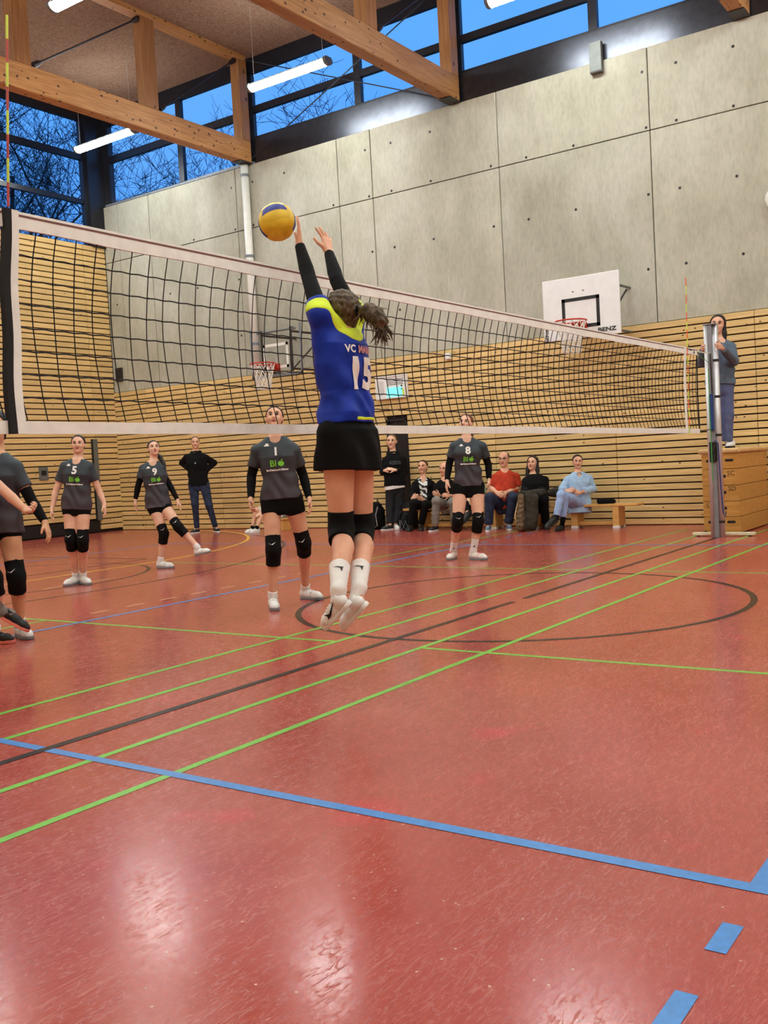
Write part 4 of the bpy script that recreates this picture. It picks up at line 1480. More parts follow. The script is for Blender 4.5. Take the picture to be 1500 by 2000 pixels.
# joint positions of every figure, in metres in the hall's own axes
PEOPLE = {
    'spiker': {'J': {'top': [-2.834, -0.5, 2.06], 'chin': [-2.804, -0.45, 1.868], 'neck': [-2.828, -0.5, 1.882], 'shA': [-2.985, -0.48, 1.941], 'shB': [-2.696, -0.48, 1.978], 'elA': [-2.848, -0.31, 2.17], 'elB': [-2.628, -0.33, 2.185], 'wrA': [-2.754, -0.18, 2.39], 'wrB': [-2.479, -0.17, 2.389], 'tipA': [-2.732, -0.17, 2.594], 'tipB': [-2.451, -0.12, 2.575], 'hipA': [-2.925, -0.5, 1.323], 'hipB': [-2.753, -0.5, 1.322], 'knA': [-2.898, -0.47, 0.817], 'knB': [-2.719, -0.47, 0.796], 'ankleA': [-3.198, -0.66, 0.54], 'ankleB': [-3.053, -0.68, 0.531]}, 'F': {'A': [[-3.191, -0.74, 0.48], [-3.19, -0.56, 0.327], [-0.398, 0.595, 0.698]], 'B': [[-3.078, -0.76, 0.459], [-3.059, -0.58, 0.306], [-0.412, 0.615, 0.672]]}, 'front': [0.0, 1.0, 0.0], 'look': [-0.049, 0.978, 0.208]},
    'five': {'J': {'top': [-0.114, 5.222, 1.643], 'chin': [-0.123, 5.218, 1.448], 'neck': [-0.131, 5.224, 1.387], 'shA': [-0.224, 5.355, 1.356], 'shB': [-0.058, 5.117, 1.34], 'elA': [-0.295, 5.429, 1.049], 'elB': [0.007, 5.084, 1.039], 'wrA': [-0.361, 5.422, 0.874], 'wrB': [-0.001, 4.996, 0.88], 'tipA': [-0.392, 5.403, 0.753], 'tipB': [-0.021, 4.96, 0.752], 'hipA': [-0.215, 5.303, 0.901], 'hipB': [-0.135, 5.188, 0.893], 'knA': [-0.271, 5.263, 0.518], 'knB': [-0.195, 5.154, 0.505], 'ankleA': [-0.086, 5.463, 0.1], 'ankleB': [-0.043, 5.39, 0.1]}, 'F': {'A': [[-0.017, 5.476, 0.0], [-0.283, 5.429, 0.0], [0.0, 0.0, 1.0]], 'B': [[-0.019, 5.456, 0.0], [-0.112, 5.202, 0.0], [0.0, 0.0, 1.0]]}, 'front': [-0.819, -0.574, 0.0], 'look': [-0.729, -0.681, 0.07]},
    'nine': {'J': {'top': [1.428, 5.744, 1.599], 'chin': [1.425, 5.731, 1.4], 'neck': [1.406, 5.753, 1.344], 'shA': [1.326, 5.864, 1.3], 'shB': [1.495, 5.708, 1.275], 'elA': [1.282, 5.905, 1.053], 'elB': [1.556, 5.655, 1.064], 'wrA': [1.249, 5.937, 0.876], 'wrB': [1.551, 5.504, 0.841], 'tipA': [1.234, 5.943, 0.691], 'tipB': [1.578, 5.454, 0.703], 'hipA': [1.375, 5.752, 0.807], 'hipB': [1.462, 5.68, 0.806], 'knA': [1.388, 5.615, 0.438], 'knB': [1.447, 5.415, 0.515], 'ankleA': [1.383, 5.702, 0.1], 'ankleB': [1.564, 5.222, 0.247]}, 'F': {'A': [[1.371, 5.771, 0.0], [1.418, 5.505, 0.0], [0.0, 0.0, 1.0]], 'B': [[1.551, 5.27, 0.135], [1.613, 5.045, 0.181], [-0.052, 0.186, 0.981]]}, 'front': [-0.5, -0.866, 0.0], 'look': [-0.532, -0.821, 0.208]},
    'coach': {'J': {'top': [6.638, 10.327, 1.888], 'chin': [6.627, 10.323, 1.644], 'neck': [6.622, 10.324, 1.574], 'shA': [6.509, 10.481, 1.525], 'shB': [6.731, 10.162, 1.503], 'elA': [6.529, 10.615, 1.39], 'elB': [6.885, 10.105, 1.356], 'wrA': [6.545, 10.404, 1.22], 'wrB': [6.71, 10.167, 1.204], 'tipA': [6.607, 10.362, 1.156], 'tipB': [6.687, 10.247, 1.148], 'hipA': [6.554, 10.368, 0.958], 'hipB': [6.674, 10.196, 0.947], 'knA': [6.508, 10.313, 0.57], 'knB': [6.661, 10.093, 0.545], 'ankleA': [6.58, 10.377, 0.1], 'ankleB': [6.791, 10.082, 0.1]}, 'F': {'A': [[6.65, 10.383, 0.0], [6.381, 10.36, 0.0], [0.0, 0.0, 1.0]], 'B': [[6.823, 10.144, 0.0], [6.7, 9.903, 0.0], [0.0, 0.0, 1.0]]}, 'front': [-0.819, -0.574, 0.0], 'look': [-0.707, -0.707, 0.0]},
    'libero': {'J': {'top': [-0.8, 1.777, 1.668], 'chin': [-0.809, 1.775, 1.493], 'neck': [-0.81, 1.77, 1.433], 'shA': [-0.914, 1.914, 1.357], 'shB': [-0.722, 1.637, 1.339], 'elA': [-0.912, 1.976, 1.111], 'elB': [-0.64, 1.64, 1.096], 'wrA': [-1.003, 1.915, 0.922], 'wrB': [-0.687, 1.55, 0.898], 'tipA': [-1.064, 1.872, 0.819], 'tipB': [-0.723, 1.503, 0.775], 'hipA': [-0.87, 1.812, 0.911], 'hipB': [-0.768, 1.666, 0.901], 'knA': [-0.948, 1.749, 0.495], 'knB': [-0.648, 1.672, 0.525], 'ankleA': [-0.9, 1.832, 0.1], 'ankleB': [-0.389, 1.897, 0.1]}, 'F': {'A': [[-0.85, 1.881, 0.0], [-1.041, 1.69, 0.0], [0.0, 0.0, 1.0]], 'B': [[-0.383, 1.966, 0.0], [-0.406, 1.697, 0.0], [0.0, 0.0, 1.0]]}, 'front': [-0.819, -0.574, 0.0], 'look': [-0.759, -0.573, 0.309]},
    'eight': {'J': {'top': [2.799, 2.005, 1.669], 'chin': [2.767, 2.033, 1.46], 'neck': [2.776, 2.014, 1.4], 'shA': [2.681, 2.145, 1.344], 'shB': [2.882, 1.857, 1.325], 'elA': [2.666, 2.199, 1.101], 'elB': [2.942, 1.837, 1.076], 'wrA': [2.588, 2.19, 0.921], 'wrB': [2.889, 1.811, 0.906], 'tipA': [2.558, 2.187, 0.788], 'tipB': [2.851, 1.799, 0.737], 'hipA': [2.699, 2.077, 0.847], 'hipB': [2.8, 1.932, 0.838], 'knA': [2.582, 2.071, 0.456], 'knB': [2.715, 1.88, 0.443], 'ankleA': [2.802, 2.284, 0.1], 'ankleB': [2.739, 1.977, 0.1]}, 'F': {'A': [[2.87, 2.296, 0.0], [2.605, 2.249, 0.0], [0.0, 0.0, 1.0]], 'B': [[2.751, 2.046, 0.0], [2.704, 1.78, 0.0], [0.0, 0.0, 1.0]]}, 'front': [-0.819, -0.574, 0.0], 'look': [-0.959, -0.222, 0.174]},
    'partial': {'J': {'top': [-2.701, 2.859, 1.712], 'chin': [-2.708, 2.845, 1.439], 'neck': [-2.707, 2.84, 1.393], 'shA': [-2.812, 2.984, 1.323], 'shB': [-2.629, 2.723, 1.317], 'elA': [-2.845, 3.013, 1.099], 'elB': [-2.585, 2.635, 1.021], 'wrA': [-2.907, 2.909, 0.894], 'wrB': [-2.571, 2.515, 0.862], 'tipA': [-2.933, 2.85, 0.784], 'tipB': [-2.574, 2.454, 0.727], 'hipA': [-2.778, 2.898, 0.883], 'hipB': [-2.698, 2.784, 0.876], 'knA': [-2.852, 2.884, 0.505], 'knB': [-2.72, 2.694, 0.477], 'ankleA': [-2.628, 3.165, 0.1], 'ankleB': [-2.618, 2.843, 0.1]}, 'F': {'A': [[-2.564, 3.195, 0.0], [-2.809, 3.08, 0.0], [0.0, 0.0, 1.0]], 'B': [[-2.599, 2.911, 0.0], [-2.669, 2.65, 0.0], [0.0, 0.0, 1.0]]}, 'front': [-0.766, -0.643, 0.0], 'look': [-0.819, -0.574, 0.0]},
    'walker': {'J': {'top': [-3.035, 2.966, 1.825], 'chin': [-3.032, 2.941, 1.567], 'neck': [-3.036, 2.942, 1.512], 'shA': [-3.084, 3.175, 1.396], 'shB': [-3.008, 2.716, 1.39], 'elA': [-3.107, 3.18, 1.081], 'elB': [-2.927, 2.437, 1.098], 'wrA': [-3.082, 3.123, 0.835], 'wrB': [-2.871, 2.31, 0.967], 'tipA': [-3.124, 3.0, 0.728], 'tipB': [-2.855, 2.202, 0.981], 'hipA': [-3.026, 2.96, 0.867], 'hipB': [-3.021, 2.777, 0.865], 'knA': [-3.05, 2.702, 0.504], 'knB': [-3.034, 2.505, 0.513], 'ankleA': [-2.943, 2.779, 0.131], 'ankleB': [-2.966, 2.56, 0.267]}, 'F': {'A': [[-2.883, 2.902, 0.0], [-2.813, 2.641, 0.0], [0.0, 0.0, 1.0]], 'B': [[-2.967, 2.558, 0.219], [-2.859, 2.394, 0.1], [0.333, -0.402, 0.853]]}, 'front': [0.088, -0.996, 0.0], 'look': [0.088, -0.996, 0.0]},
    'boy': {'J': {'top': [7.222, 6.085, 1.665], 'chin': [7.203, 6.089, 1.406], 'neck': [7.214, 6.069, 1.332], 'shA': [7.119, 6.195, 1.242], 'shB': [7.353, 5.951, 1.251], 'elA': [7.128, 6.25, 1.011], 'elB': [7.386, 5.968, 0.989], 'wrA': [7.006, 6.13, 1.037], 'wrB': [7.064, 5.943, 1.036], 'tipA': [7.0, 6.003, 1.085], 'tipB': [6.983, 6.026, 1.069], 'hipA': [7.145, 6.116, 0.735], 'hipB': [7.238, 5.983, 0.735], 'knA': [7.092, 6.111, 0.415], 'knB': [7.189, 5.972, 0.405], 'ankleA': [6.977, 6.056, 0.1], 'ankleB': [7.062, 5.991, 0.1]}, 'F': {'A': [[7.043, 6.032, 0.0], [6.789, 6.124, 0.0], [0.0, 0.0, 1.0]], 'B': [[7.112, 6.04, 0.0], [6.921, 5.849, 0.0], [0.0, 0.0, 1.0]]}, 'front': [-0.906, -0.423, -0.0], 'look': [-0.92, -0.391, 0.0]},
    'woman_striped': {'J': {'top': [7.143, 5.425, 1.178], 'chin': [7.131, 5.422, 0.942], 'neck': [7.126, 5.423, 0.872], 'shA': [7.04, 5.539, 0.801], 'shB': [7.21, 5.295, 0.785], 'elA': [6.964, 5.544, 0.604], 'elB': [7.219, 5.263, 0.564], 'wrA': [6.762, 5.426, 0.543], 'wrB': [6.864, 5.278, 0.516], 'tipA': [6.743, 5.318, 0.593], 'tipB': [6.718, 5.353, 0.587], 'hipA': [7.032, 5.432, 0.431], 'hipB': [7.112, 5.318, 0.423], 'knA': [6.687, 5.351, 0.469], 'knB': [6.799, 5.19, 0.441], 'ankleA': [6.729, 5.466, 0.1], 'ankleB': [6.837, 5.323, 0.1]}, 'F': {'A': [[6.795, 5.49, 0.0], [6.541, 5.397, 0.0], [0.0, 0.0, 1.0]], 'B': [[6.898, 5.358, 0.0], [6.664, 5.223, 0.0], [0.0, 0.0, 1.0]]}, 'front': [-0.94, -0.342, -0.0], 'look': [-0.962, -0.258, 0.087]},
    'man_grey_jeans': {'J': {'top': [7.125, 4.977, 1.123], 'chin': [7.098, 4.995, 0.892], 'neck': [7.104, 4.981, 0.84], 'shA': [7.014, 5.103, 0.753], 'shB': [7.207, 4.827, 0.752], 'elA': [6.961, 5.073, 0.54], 'elB': [7.163, 4.784, 0.538], 'wrA': [6.797, 4.909, 0.579], 'wrB': [6.915, 4.793, 0.569], 'tipA': [6.641, 4.928, 0.639], 'tipB': [6.706, 4.832, 0.608], 'hipA': [7.03, 4.963, 0.395], 'hipB': [7.113, 4.843, 0.387], 'knA': [6.643, 4.878, 0.503], 'knB': [6.795, 4.658, 0.472], 'ankleA': [6.672, 4.94, 0.1], 'ankleB': [6.885, 4.699, 0.1]}, 'F': {'A': [[6.742, 4.94, 0.0], [6.472, 4.94, 0.0], [0.0, 0.0, 1.0]], 'B': [[6.943, 4.739, 0.0], [6.722, 4.584, 0.0], [0.0, 0.0, 1.0]]}, 'front': [-0.985, -0.174, -0.0], 'look': [-0.996, -0.088, 0.0]},
    'person_green': {'J': {'top': [7.179, 4.475, 1.09], 'chin': [7.158, 4.485, 0.87], 'neck': [7.159, 4.479, 0.811], 'shA': [7.071, 4.599, 0.742], 'shB': [7.256, 4.334, 0.742], 'elA': [7.008, 4.584, 0.541], 'elB': [7.207, 4.299, 0.539], 'wrA': [6.839, 4.383, 0.479], 'wrB': [6.912, 4.28, 0.489], 'tipA': [6.773, 4.3, 0.432], 'tipB': [6.785, 4.286, 0.464], 'hipA': [7.055, 4.503, 0.384], 'hipB': [7.142, 4.379, 0.376], 'knA': [6.689, 4.385, 0.439], 'knB': [6.806, 4.221, 0.478], 'ankleA': [6.635, 4.301, 0.314], 'ankleB': [6.919, 4.315, 0.1]}, 'F': {'A': [[6.736, 4.251, 0.268], [6.49, 4.326, 0.106], [-0.444, 0.331, 0.833]], 'B': [[6.979, 4.35, 0.0], [6.746, 4.214, 0.0], [0.0, 0.0, 1.0]]}, 'front': [-0.906, -0.423, -0.0], 'look': [-0.906, -0.423, 0.0]},
    'man_red': {'J': {'top': [7.147, 3.857, 1.245], 'chin': [7.129, 3.862, 0.989], 'neck': [7.131, 3.856, 0.947], 'shA': [7.03, 3.993, 0.865], 'shB': [7.239, 3.694, 0.862], 'elA': [6.948, 4.006, 0.671], 'elB': [7.22, 3.668, 0.646], 'wrA': [6.768, 3.82, 0.601], 'wrB': [6.87, 3.71, 0.592], 'tipA': [6.736, 3.723, 0.559], 'tipB': [6.713, 3.756, 0.554], 'hipA': [7.012, 3.889, 0.374], 'hipB': [7.097, 3.767, 0.366], 'knA': [6.596, 3.85, 0.53], 'knB': [6.804, 3.552, 0.519], 'ankleA': [6.648, 3.928, 0.1], 'ankleB': [6.836, 3.672, 0.1]}, 'F': {'A': [[6.714, 3.952, 0.0], [6.46, 3.86, 0.0], [0.0, 0.0, 1.0]], 'B': [[6.894, 3.712, 0.0], [6.672, 3.557, 0.0], [0.0, 0.0, 1.0]]}, 'front': [-0.94, -0.342, -0.0], 'look': [-0.974, -0.225, 0.0]},
    'woman_black': {'J': {'top': [7.128, 3.331, 1.145], 'chin': [7.101, 3.349, 0.911], 'neck': [7.117, 3.323, 0.861], 'shA': [7.028, 3.444, 0.796], 'shB': [7.219, 3.171, 0.794], 'elA': [6.965, 3.431, 0.611], 'elB': [7.186, 3.165, 0.592], 'wrA': [6.765, 3.278, 0.586], 'wrB': [6.912, 3.156, 0.606], 'tipA': [6.726, 3.191, 0.554], 'tipB': [6.71, 3.216, 0.587], 'hipA': [7.012, 3.342, 0.363], 'hipB': [7.095, 3.223, 0.355], 'knA': [6.608, 3.319, 0.485], 'knB': [6.794, 3.018, 0.482], 'ankleA': [6.671, 3.353, 0.1], 'ankleB': [6.932, 3.076, 0.1]}, 'F': {'A': [[6.736, 3.381, 0.0], [6.487, 3.275, 0.0], [0.0, 0.0, 1.0]], 'B': [[6.989, 3.116, 0.0], [6.768, 2.961, 0.0], [0.0, 0.0, 1.0]]}, 'front': [-0.94, -0.342, -0.0], 'look': [-0.983, -0.121, 0.139]},
    'woman_blue': {'J': {'top': [7.123, 2.572, 1.127], 'chin': [7.108, 2.575, 0.911], 'neck': [7.109, 2.57, 0.863], 'shA': [7.003, 2.714, 0.786], 'shB': [7.208, 2.422, 0.79], 'elA': [6.904, 2.754, 0.618], 'elB': [7.221, 2.387, 0.591], 'wrA': [6.762, 2.606, 0.59], 'wrB': [6.871, 2.447, 0.556], 'tipA': [6.723, 2.487, 0.604], 'tipB': [6.679, 2.534, 0.608], 'hipA': [6.995, 2.603, 0.365], 'hipB': [7.085, 2.474, 0.356], 'knA': [6.617, 2.578, 0.497], 'knB': [6.548, 2.611, 0.548], 'ankleA': [6.598, 2.628, 0.159], 'ankleB': [6.45, 2.667, 0.187]}, 'F': {'A': [[6.707, 2.67, 0.0], [6.437, 2.67, 0.0], [0.0, 0.0, 1.0]], 'B': [[6.466, 2.642, 0.154], [6.196, 2.721, 0.04], [-0.286, 0.331, 0.899]]}, 'front': [-0.966, -0.259, -0.0], 'look': [-0.866, -0.5, 0.0]},
    'child': {'J': {'top': [7.2, 8.715, 1.107], 'chin': [7.183, 8.719, 0.873], 'neck': [7.18, 8.72, 0.825], 'shA': [7.101, 8.826, 0.754], 'shB': [7.258, 8.602, 0.739], 'elA': [6.959, 8.841, 0.606], 'elB': [7.219, 8.556, 0.583], 'wrA': [6.677, 8.788, 0.363], 'wrB': [6.751, 8.678, 0.327], 'tipA': [6.559, 8.828, 0.295], 'tipB': [6.618, 8.742, 0.28], 'hipA': [7.063, 8.752, 0.276], 'hipB': [7.13, 8.657, 0.269], 'knA': [6.674, 8.884, 0.422], 'knB': [6.712, 8.74, 0.398], 'ankleA': [6.645, 8.972, 0.1], 'ankleB': [6.596, 8.819, 0.1]}, 'F': {'A': [[6.711, 8.948, 0.0], [6.485, 9.03, 0.0], [0.0, 0.0, 1.0]], 'B': [[6.665, 8.807, 0.0], [6.429, 8.849, 0.0], [0.0, 0.0, 1.0]]}, 'front': [-1.0, -0.0, -0.0], 'look': [-1.0, -0.0, 0.0]},
    'referee': {'J': {'top': [6.145, 0.076, 2.849], 'chin': [6.108, 0.108, 2.597], 'neck': [6.133, 0.065, 2.528], 'shA': [6.039, 0.193, 2.449], 'shB': [6.218, -0.06, 2.466], 'elA': [5.748, 0.206, 2.229], 'elB': [6.062, -0.12, 2.225], 'wrA': [5.49, 0.096, 2.37], 'wrB': [5.535, -0.116, 2.37], 'tipA': [5.29, 0.09, 2.4], 'tipB': [5.33, -0.112, 2.4], 'hipA': [6.046, 0.141, 1.945], 'hipB': [6.133, 0.015, 1.936], 'knA': [6.022, 0.142, 1.557], 'knB': [6.112, 0.011, 1.535], 'ankleA': [6.07, 0.13, 1.201], 'ankleB': [6.143, 0.025, 1.201]}, 'F': {'A': [[6.25, 0.15, 1.114], [5.985, 0.165, 1.114], [0.0, 0.0, 1.0]], 'B': [[6.25, -0.02, 1.114], [5.985, -0.005, 1.114], [0.0, 0.0, 1.0]]}, 'front': [-0.956, -0.293, -0.0], 'look': [-0.984, -0.174, 0.035]},
}

# ================================================================== PEOPLE
SHOE_H = 0.004


def shoe_template():
    """a trainer: heel at x = 0, toe at x = 0.27, sole on z = 0"""
    f = Field((-0.02, -0.07, -0.01), (0.30, 0.07, 0.13), SHOE_H)
    f.cone((0.045, 0, 0.05), (0.12, 0, 0.048), 0.037, 0.036, 0.02)
    f.cone((0.12, 0, 0.045), (0.20, 0.004, 0.034), 0.037, 0.037, 0.02)
    f.cone((0.20, 0.004, 0.034), (0.235, 0.004, 0.030), 0.037, 0.028, 0.02)
    f.cone((0.055, 0, 0.06), (0.062, 0, 0.105), 0.040, 0.037, 0.015, cut1=0.85)
    f.cone((0.062, 0, 0.085), (0.064, 0, 0.16), 0.029, 0.034, 0.004, 'sub')
    f.half((0, 0, 0.020), (0, 0, -1))
    up = f.mesh('shoe', M['white_paint'])
    g = Field((-0.02, -0.07, -0.01), (0.30, 0.07, 0.05), SHOE_H)

    def sole(X, Y, Z):
        t = np.clip((X - 0.045) / 0.185, 0, 1)
        hw = 0.036 + 0.008 * np.sin(t * 3.0) - 0.004 * np.exp(-((t - 0.42) / 0.16) ** 2)
        d = np.sqrt((X - 0.045 - 0.185 * t) ** 2 + (Y - 0.004 * t) ** 2) - hw
        return np.maximum(d, np.abs(Z - 0.0125 - 0.006 * np.clip(t - 0.8, 0, 1)) - 0.0125)
    g.put(sole, (0, -0.05, 0), (0.28, 0.05, 0.03))
    so = g.mesh('sole', M['white_paint'])
    lc = MB()
    for i in range(5):
        x = 0.115 + 0.021 * i
        z = 0.089 - 0.0032 * i * (1 + 0.3 * i) * 0.75
        lc.tube([(x, -0.024, z - 0.012), (x + 0.004, 0, z + 0.0015), (x, 0.024, z - 0.012)], 0.0035, 5)
    la = lc.mesh('laces', M['white_cord'])
    return up, so, la


SHOE = shoe_template()
EYE = sphere_mesh('eye', plain('eye_white', (176, 168, 162), 0.3), 1, 10, 8)
IRIS = sphere_mesh('iris', plain('dark_iris', (30, 20, 16), 0.25), 1, 8, 6)


def brow_mesh(mat):
    m = MB()
    m.tube([(-0.018, 0.0, 0.0), (-0.008, 0.003, 0.005), (0.006, 0.002, 0.005), (0.017, -0.006, 0.0)], [0.002, 0.0042, 0.0042, 0.0018], 6)
    return m.mesh('eyebrow', mat, True)


def lips_mesh(mat):
    m = MB()
    m.tube([(-0.023, -0.006, 0.0), (-0.012, 0.002, 0.004), (0, 0.004, 0.002), (0.012, 0.002, 0.004), (0.023, -0.006, 0.0)], [0.0015, 0.005, 0.0055, 0.005, 0.0015], 6)
    m.tube([(-0.019, -0.004, -0.005), (0, 0.003, -0.009), (0.019, -0.004, -0.005)], [0.002, 0.006, 0.002], 6)
    return m.mesh('lips', mat, True)


def place_mesh(name, me, parent, O, X, Y, Z, sc=(1, 1, 1), mat=None):
    o = bpy.data.objects.new(name, me)
    COL.objects.link(o)
    o.parent = parent
    W = Matrix.Identity(4)
    p = parent
    while p is not None:
        W = p.matrix_basis @ W
        p = p.parent
    Mx = Matrix.Identity(4)
    for i in range(3):
        Mx[i][0], Mx[i][1], Mx[i][2] = X[i] * sc[0], Y[i] * sc[1], Z[i] * sc[2]
        Mx[i][3] = O[i]
    o.matrix_basis = W.inverted() @ Mx
    if mat:
        o.material_slots[0].link = 'OBJECT'
        o.material_slots[0].material = mat
    return o


def bvh(me):
    n = len(me.vertices)
    a = np.empty(n * 3, np.float32)
    me.vertices.foreach_get('co', a)
    f = np.empty(len(me.polygons) * 4, np.int32)
    me.loops.foreach_get('vertex_index', f)
    return BVHTree.FromPolygons(a.reshape(-1, 3).tolist(), f.reshape(-1, 4).tolist())


def decal(name, polys, tree, c, right, up, view, mat, parent, off=0.003, cell=0.018):
    """print flat artwork (V, F in metres) onto a body surface along the viewing direction"""
    V, F = polys
    bm = bmesh.new()
    vs = [bm.verts.new((u, v, 0)) for u, v in V]
    for f in F:
        try:
            bm.faces.new([vs[i] for i in f])
        except ValueError:
            pass
    for _ in range(5):
        es = [e for e in bm.edges if e.calc_length() > cell]
        if not es:
            break
        bmesh.ops.subdivide_edges(bm, edges=es, cuts=1)
        bmesh.ops.triangulate(bm, faces=[f for f in bm.faces if len(f.verts) > 3])
    c, right, up, view = Vector(c), Vector(right), Vector(up), Vector(view)
    dead = []
    for v in bm.verts:
        o = c + right * v.co.x + up * v.co.y - view * 0.4
        hit = tree.ray_cast(o, view, 0.9)
        if hit[0] is None:
            dead.append(v)
        else:
            v.co = hit[0] - view * off * 0.6 + hit[1] * off * (1 if hit[1].dot(view) < 0 else -1) * 0.6
    bmesh.ops.delete(bm, geom=dead, context='VERTS')
    me = bpy.data.meshes.new(name)
    bm.to_mesh(me)
    bm.free()
    me.materials.append(mat)
    return link(name, me, parent)


def rect(w, h, n=1):
    return [(-w / 2, -h / 2), (w / 2, -h / 2), (w / 2, h / 2), (-w / 2, h / 2)], [(0, 1, 2, 3)]


def apple(r):
    V = [(r * math.cos(a) * (1 + 0.06 * math.cos(2 * a)), r * math.sin(a) * (0.95 - 0.12 * math.cos(a) ** 2 * 0 + (-0.14 * math.exp(-((a - PI / 2) / 0.35) ** 2)))) for a in [2 * PI * i / 24 for i in range(24)]]
    F = [tuple(range(24))]
    b = len(V)
    V += [(0.0, r * 0.9), (r * 0.25, r * 1.45), (r * 0.75, r * 1.4), (r * 0.5, r * 1.0)]
    F.append((b, b + 3, b + 2, b + 1))
    return V, F


def jersey_material():
    t = NT('grey_jersey')
    t_n = t.n('ShaderNodeTexNoise', Scale=12.0, Detail=4.0)
    co = t.coords(kind='Object')
    t.l(co, t_n.inputs['Vector'])
    g = t.coords(kind='Generated')
    sp = t.n('ShaderNodeSeparateXYZ')
    t.l(g, sp.inputs[0])
    col = t.ramp(sp.outputs['Z'], [(0.0, lin(66, 58, 66)), (0.45, lin(54, 54, 60)), (1.0, lin(42, 56, 64))])
    f = t.ramp(t_n.outputs['Fac'], [(0.3, (0.85, 0.85, 0.86)), (0.7, (1.12, 1.12, 1.12))])
    t.base(t.mix(1.0, col, f, 'MULTIPLY'))
    n2 = t.n('ShaderNodeTexNoise', Scale=300.0)
    t.l(co, n2.inputs['Vector'])
    t.bump(n2.outputs['Fac'], 0.2, 0.002)
    t.set(0.6, 0, 0.4)
    return t.m


M['jersey'] = jersey_material()
M['jersey_trim'] = fabric('dark_jersey_trim', (46, 50, 56))
M['blue_jersey'] = fabric('royal_blue_jersey', (18, 50, 160), 0.45, 0.1)
M['blue_dark'] = fabric('navy_jersey_back', (26, 44, 112), 0.55, 0.08)
M['neon'] = fabric('neon_yellow_cloth', (214, 236, 60), 0.6, 0.04)
M['black_cloth'] = fabric('black_cloth', (11, 11, 13), 0.9, 0.12)
M['black_sport'] = fabric('black_sport_cloth', (7, 7, 8), 0.85, 0.1)
M['white_knit'] = fabric('white_knit', (232, 230, 228), 0.85, 0.03)
M['white_print'] = plain('white_print', (238, 236, 234), 0.6, vary=0.02)
M['pink_print'] = plain('red_white_print', (226, 150, 150), 0.6, vary=0.25, scale=90)
M['green_print'] = plain('green_print', (122, 210, 62), 0.6, vary=0.03)
M['dark_print'] = plain('dark_print', (42, 42, 46), 0.6)
M['denim'] = fabric('dark_blue_denim', (44, 52, 74), 0.85, 0.18)
M['light_denim'] = fabric('light_blue_denim', (150, 178, 222), 0.85, 0.1)
M['grey_denim'] = fabric('grey_denim', (128, 124, 118), 0.85, 0.15)
M['red_tee'] = fabric('rust_red_tee', (178, 58, 36), 0.85, 0.1)
M['sky_knit'] = fabric('light_blue_knit', (160, 192, 226), 0.85, 0.06)
M['ref_top'] = fabric('slate_blue_sweat', (92, 106, 124), 0.9, 0.1)
M['ref_pants'] = fabric('blue_grey_joggers', (92, 102, 140), 0.9, 0.1)
M['grey_sock'] = fabric('grey_sock', (130, 126, 124), 0.9, 0.1)
M['green_top'] = fabric('pale_green_top', (150, 190, 150), 0.9)
M['pale_shorts'] = fabric('pale_shorts', (206, 206, 196), 0.9, 0.08)
M['shoe_white'] = plain('white_shoe', (226, 228, 226), 0.5, vary=0.03)
M['shoe_black'] = plain('black_shoe', (18, 18, 20), 0.55)
M['shoe_red'] = plain('red_white_shoe', (226, 222, 216), 0.5, vary=0.03)
M['coral'] = plain('coral_sole', (230, 128, 112), 0.5)
M['gum'] = plain('grey_sole', (120, 124, 130), 0.6)
M['shoe_blue'] = plain('blue_grey_shoe', (92, 112, 136), 0.6, vary=0.15, scale=40)
M['red_lace'] = plain('red_laces', (206, 36, 40), 0.6)

t = NT('black_white_zebra_blouse')
wv = t.n('ShaderNodeTexWave', Scale=5.0, Distortion=7.0, Detail=2.0)
wv.inputs['Detail Scale'].default_value = 1.5
t.l(t.coords(kind='Object', rot=(0.4, 0.6, 0)), wv.inputs['Vector'])
t.base(t.ramp(wv.outputs['Color'], [(0.45, lin(20, 20, 22)), (0.55, lin(222, 222, 220))]))
t.set(0.7)
M['zebra'] = t.m


def hair_mat(name, lo, hi):
    if name in _mc:
        return _mc[name]
    t = NT(name)
    n = t.n('ShaderNodeTexNoise', Scale=14.0, Detail=7.0, Distortion=1.6)
    t.l(t.coords((3, 3, 1), kind='Object'), n.inputs['Vector'])
    t.base(t.ramp(n.outputs['Fac'], [(0.3, lin(*lo)), (0.7, lin(*hi))]))
    t.bump(n.outputs['Fac'], 0.5, 0.006)
    t.set(0.5, 0, 0.4)
    _mc[name] = t.m
    return t.m


HAIR = dict(brown=hair_mat('dark_brown_hair', (36, 24, 18), (72, 50, 36)), black=hair_mat('black_hair', (12, 10, 10), (34, 28, 28)),
            light=hair_mat('light_brown_hair', (44, 34, 24), (104, 84, 58)), auburn=hair_mat('auburn_hair', (70, 40, 26), (120, 72, 44)),
            grey=hair_mat('cropped_grey_hair', (60, 54, 50), (98, 90, 84)))
SKIN = dict(fair=skin('fair_skin', (230, 186, 160)), light=skin('light_skin', (222, 174, 146)), tan=skin('tanned_skin', (214, 166, 130)), warm=skin('warm_skin', (222, 170, 142)))
LIPS = plain('lips', (176, 96, 88), 0.45)
_brow = {}


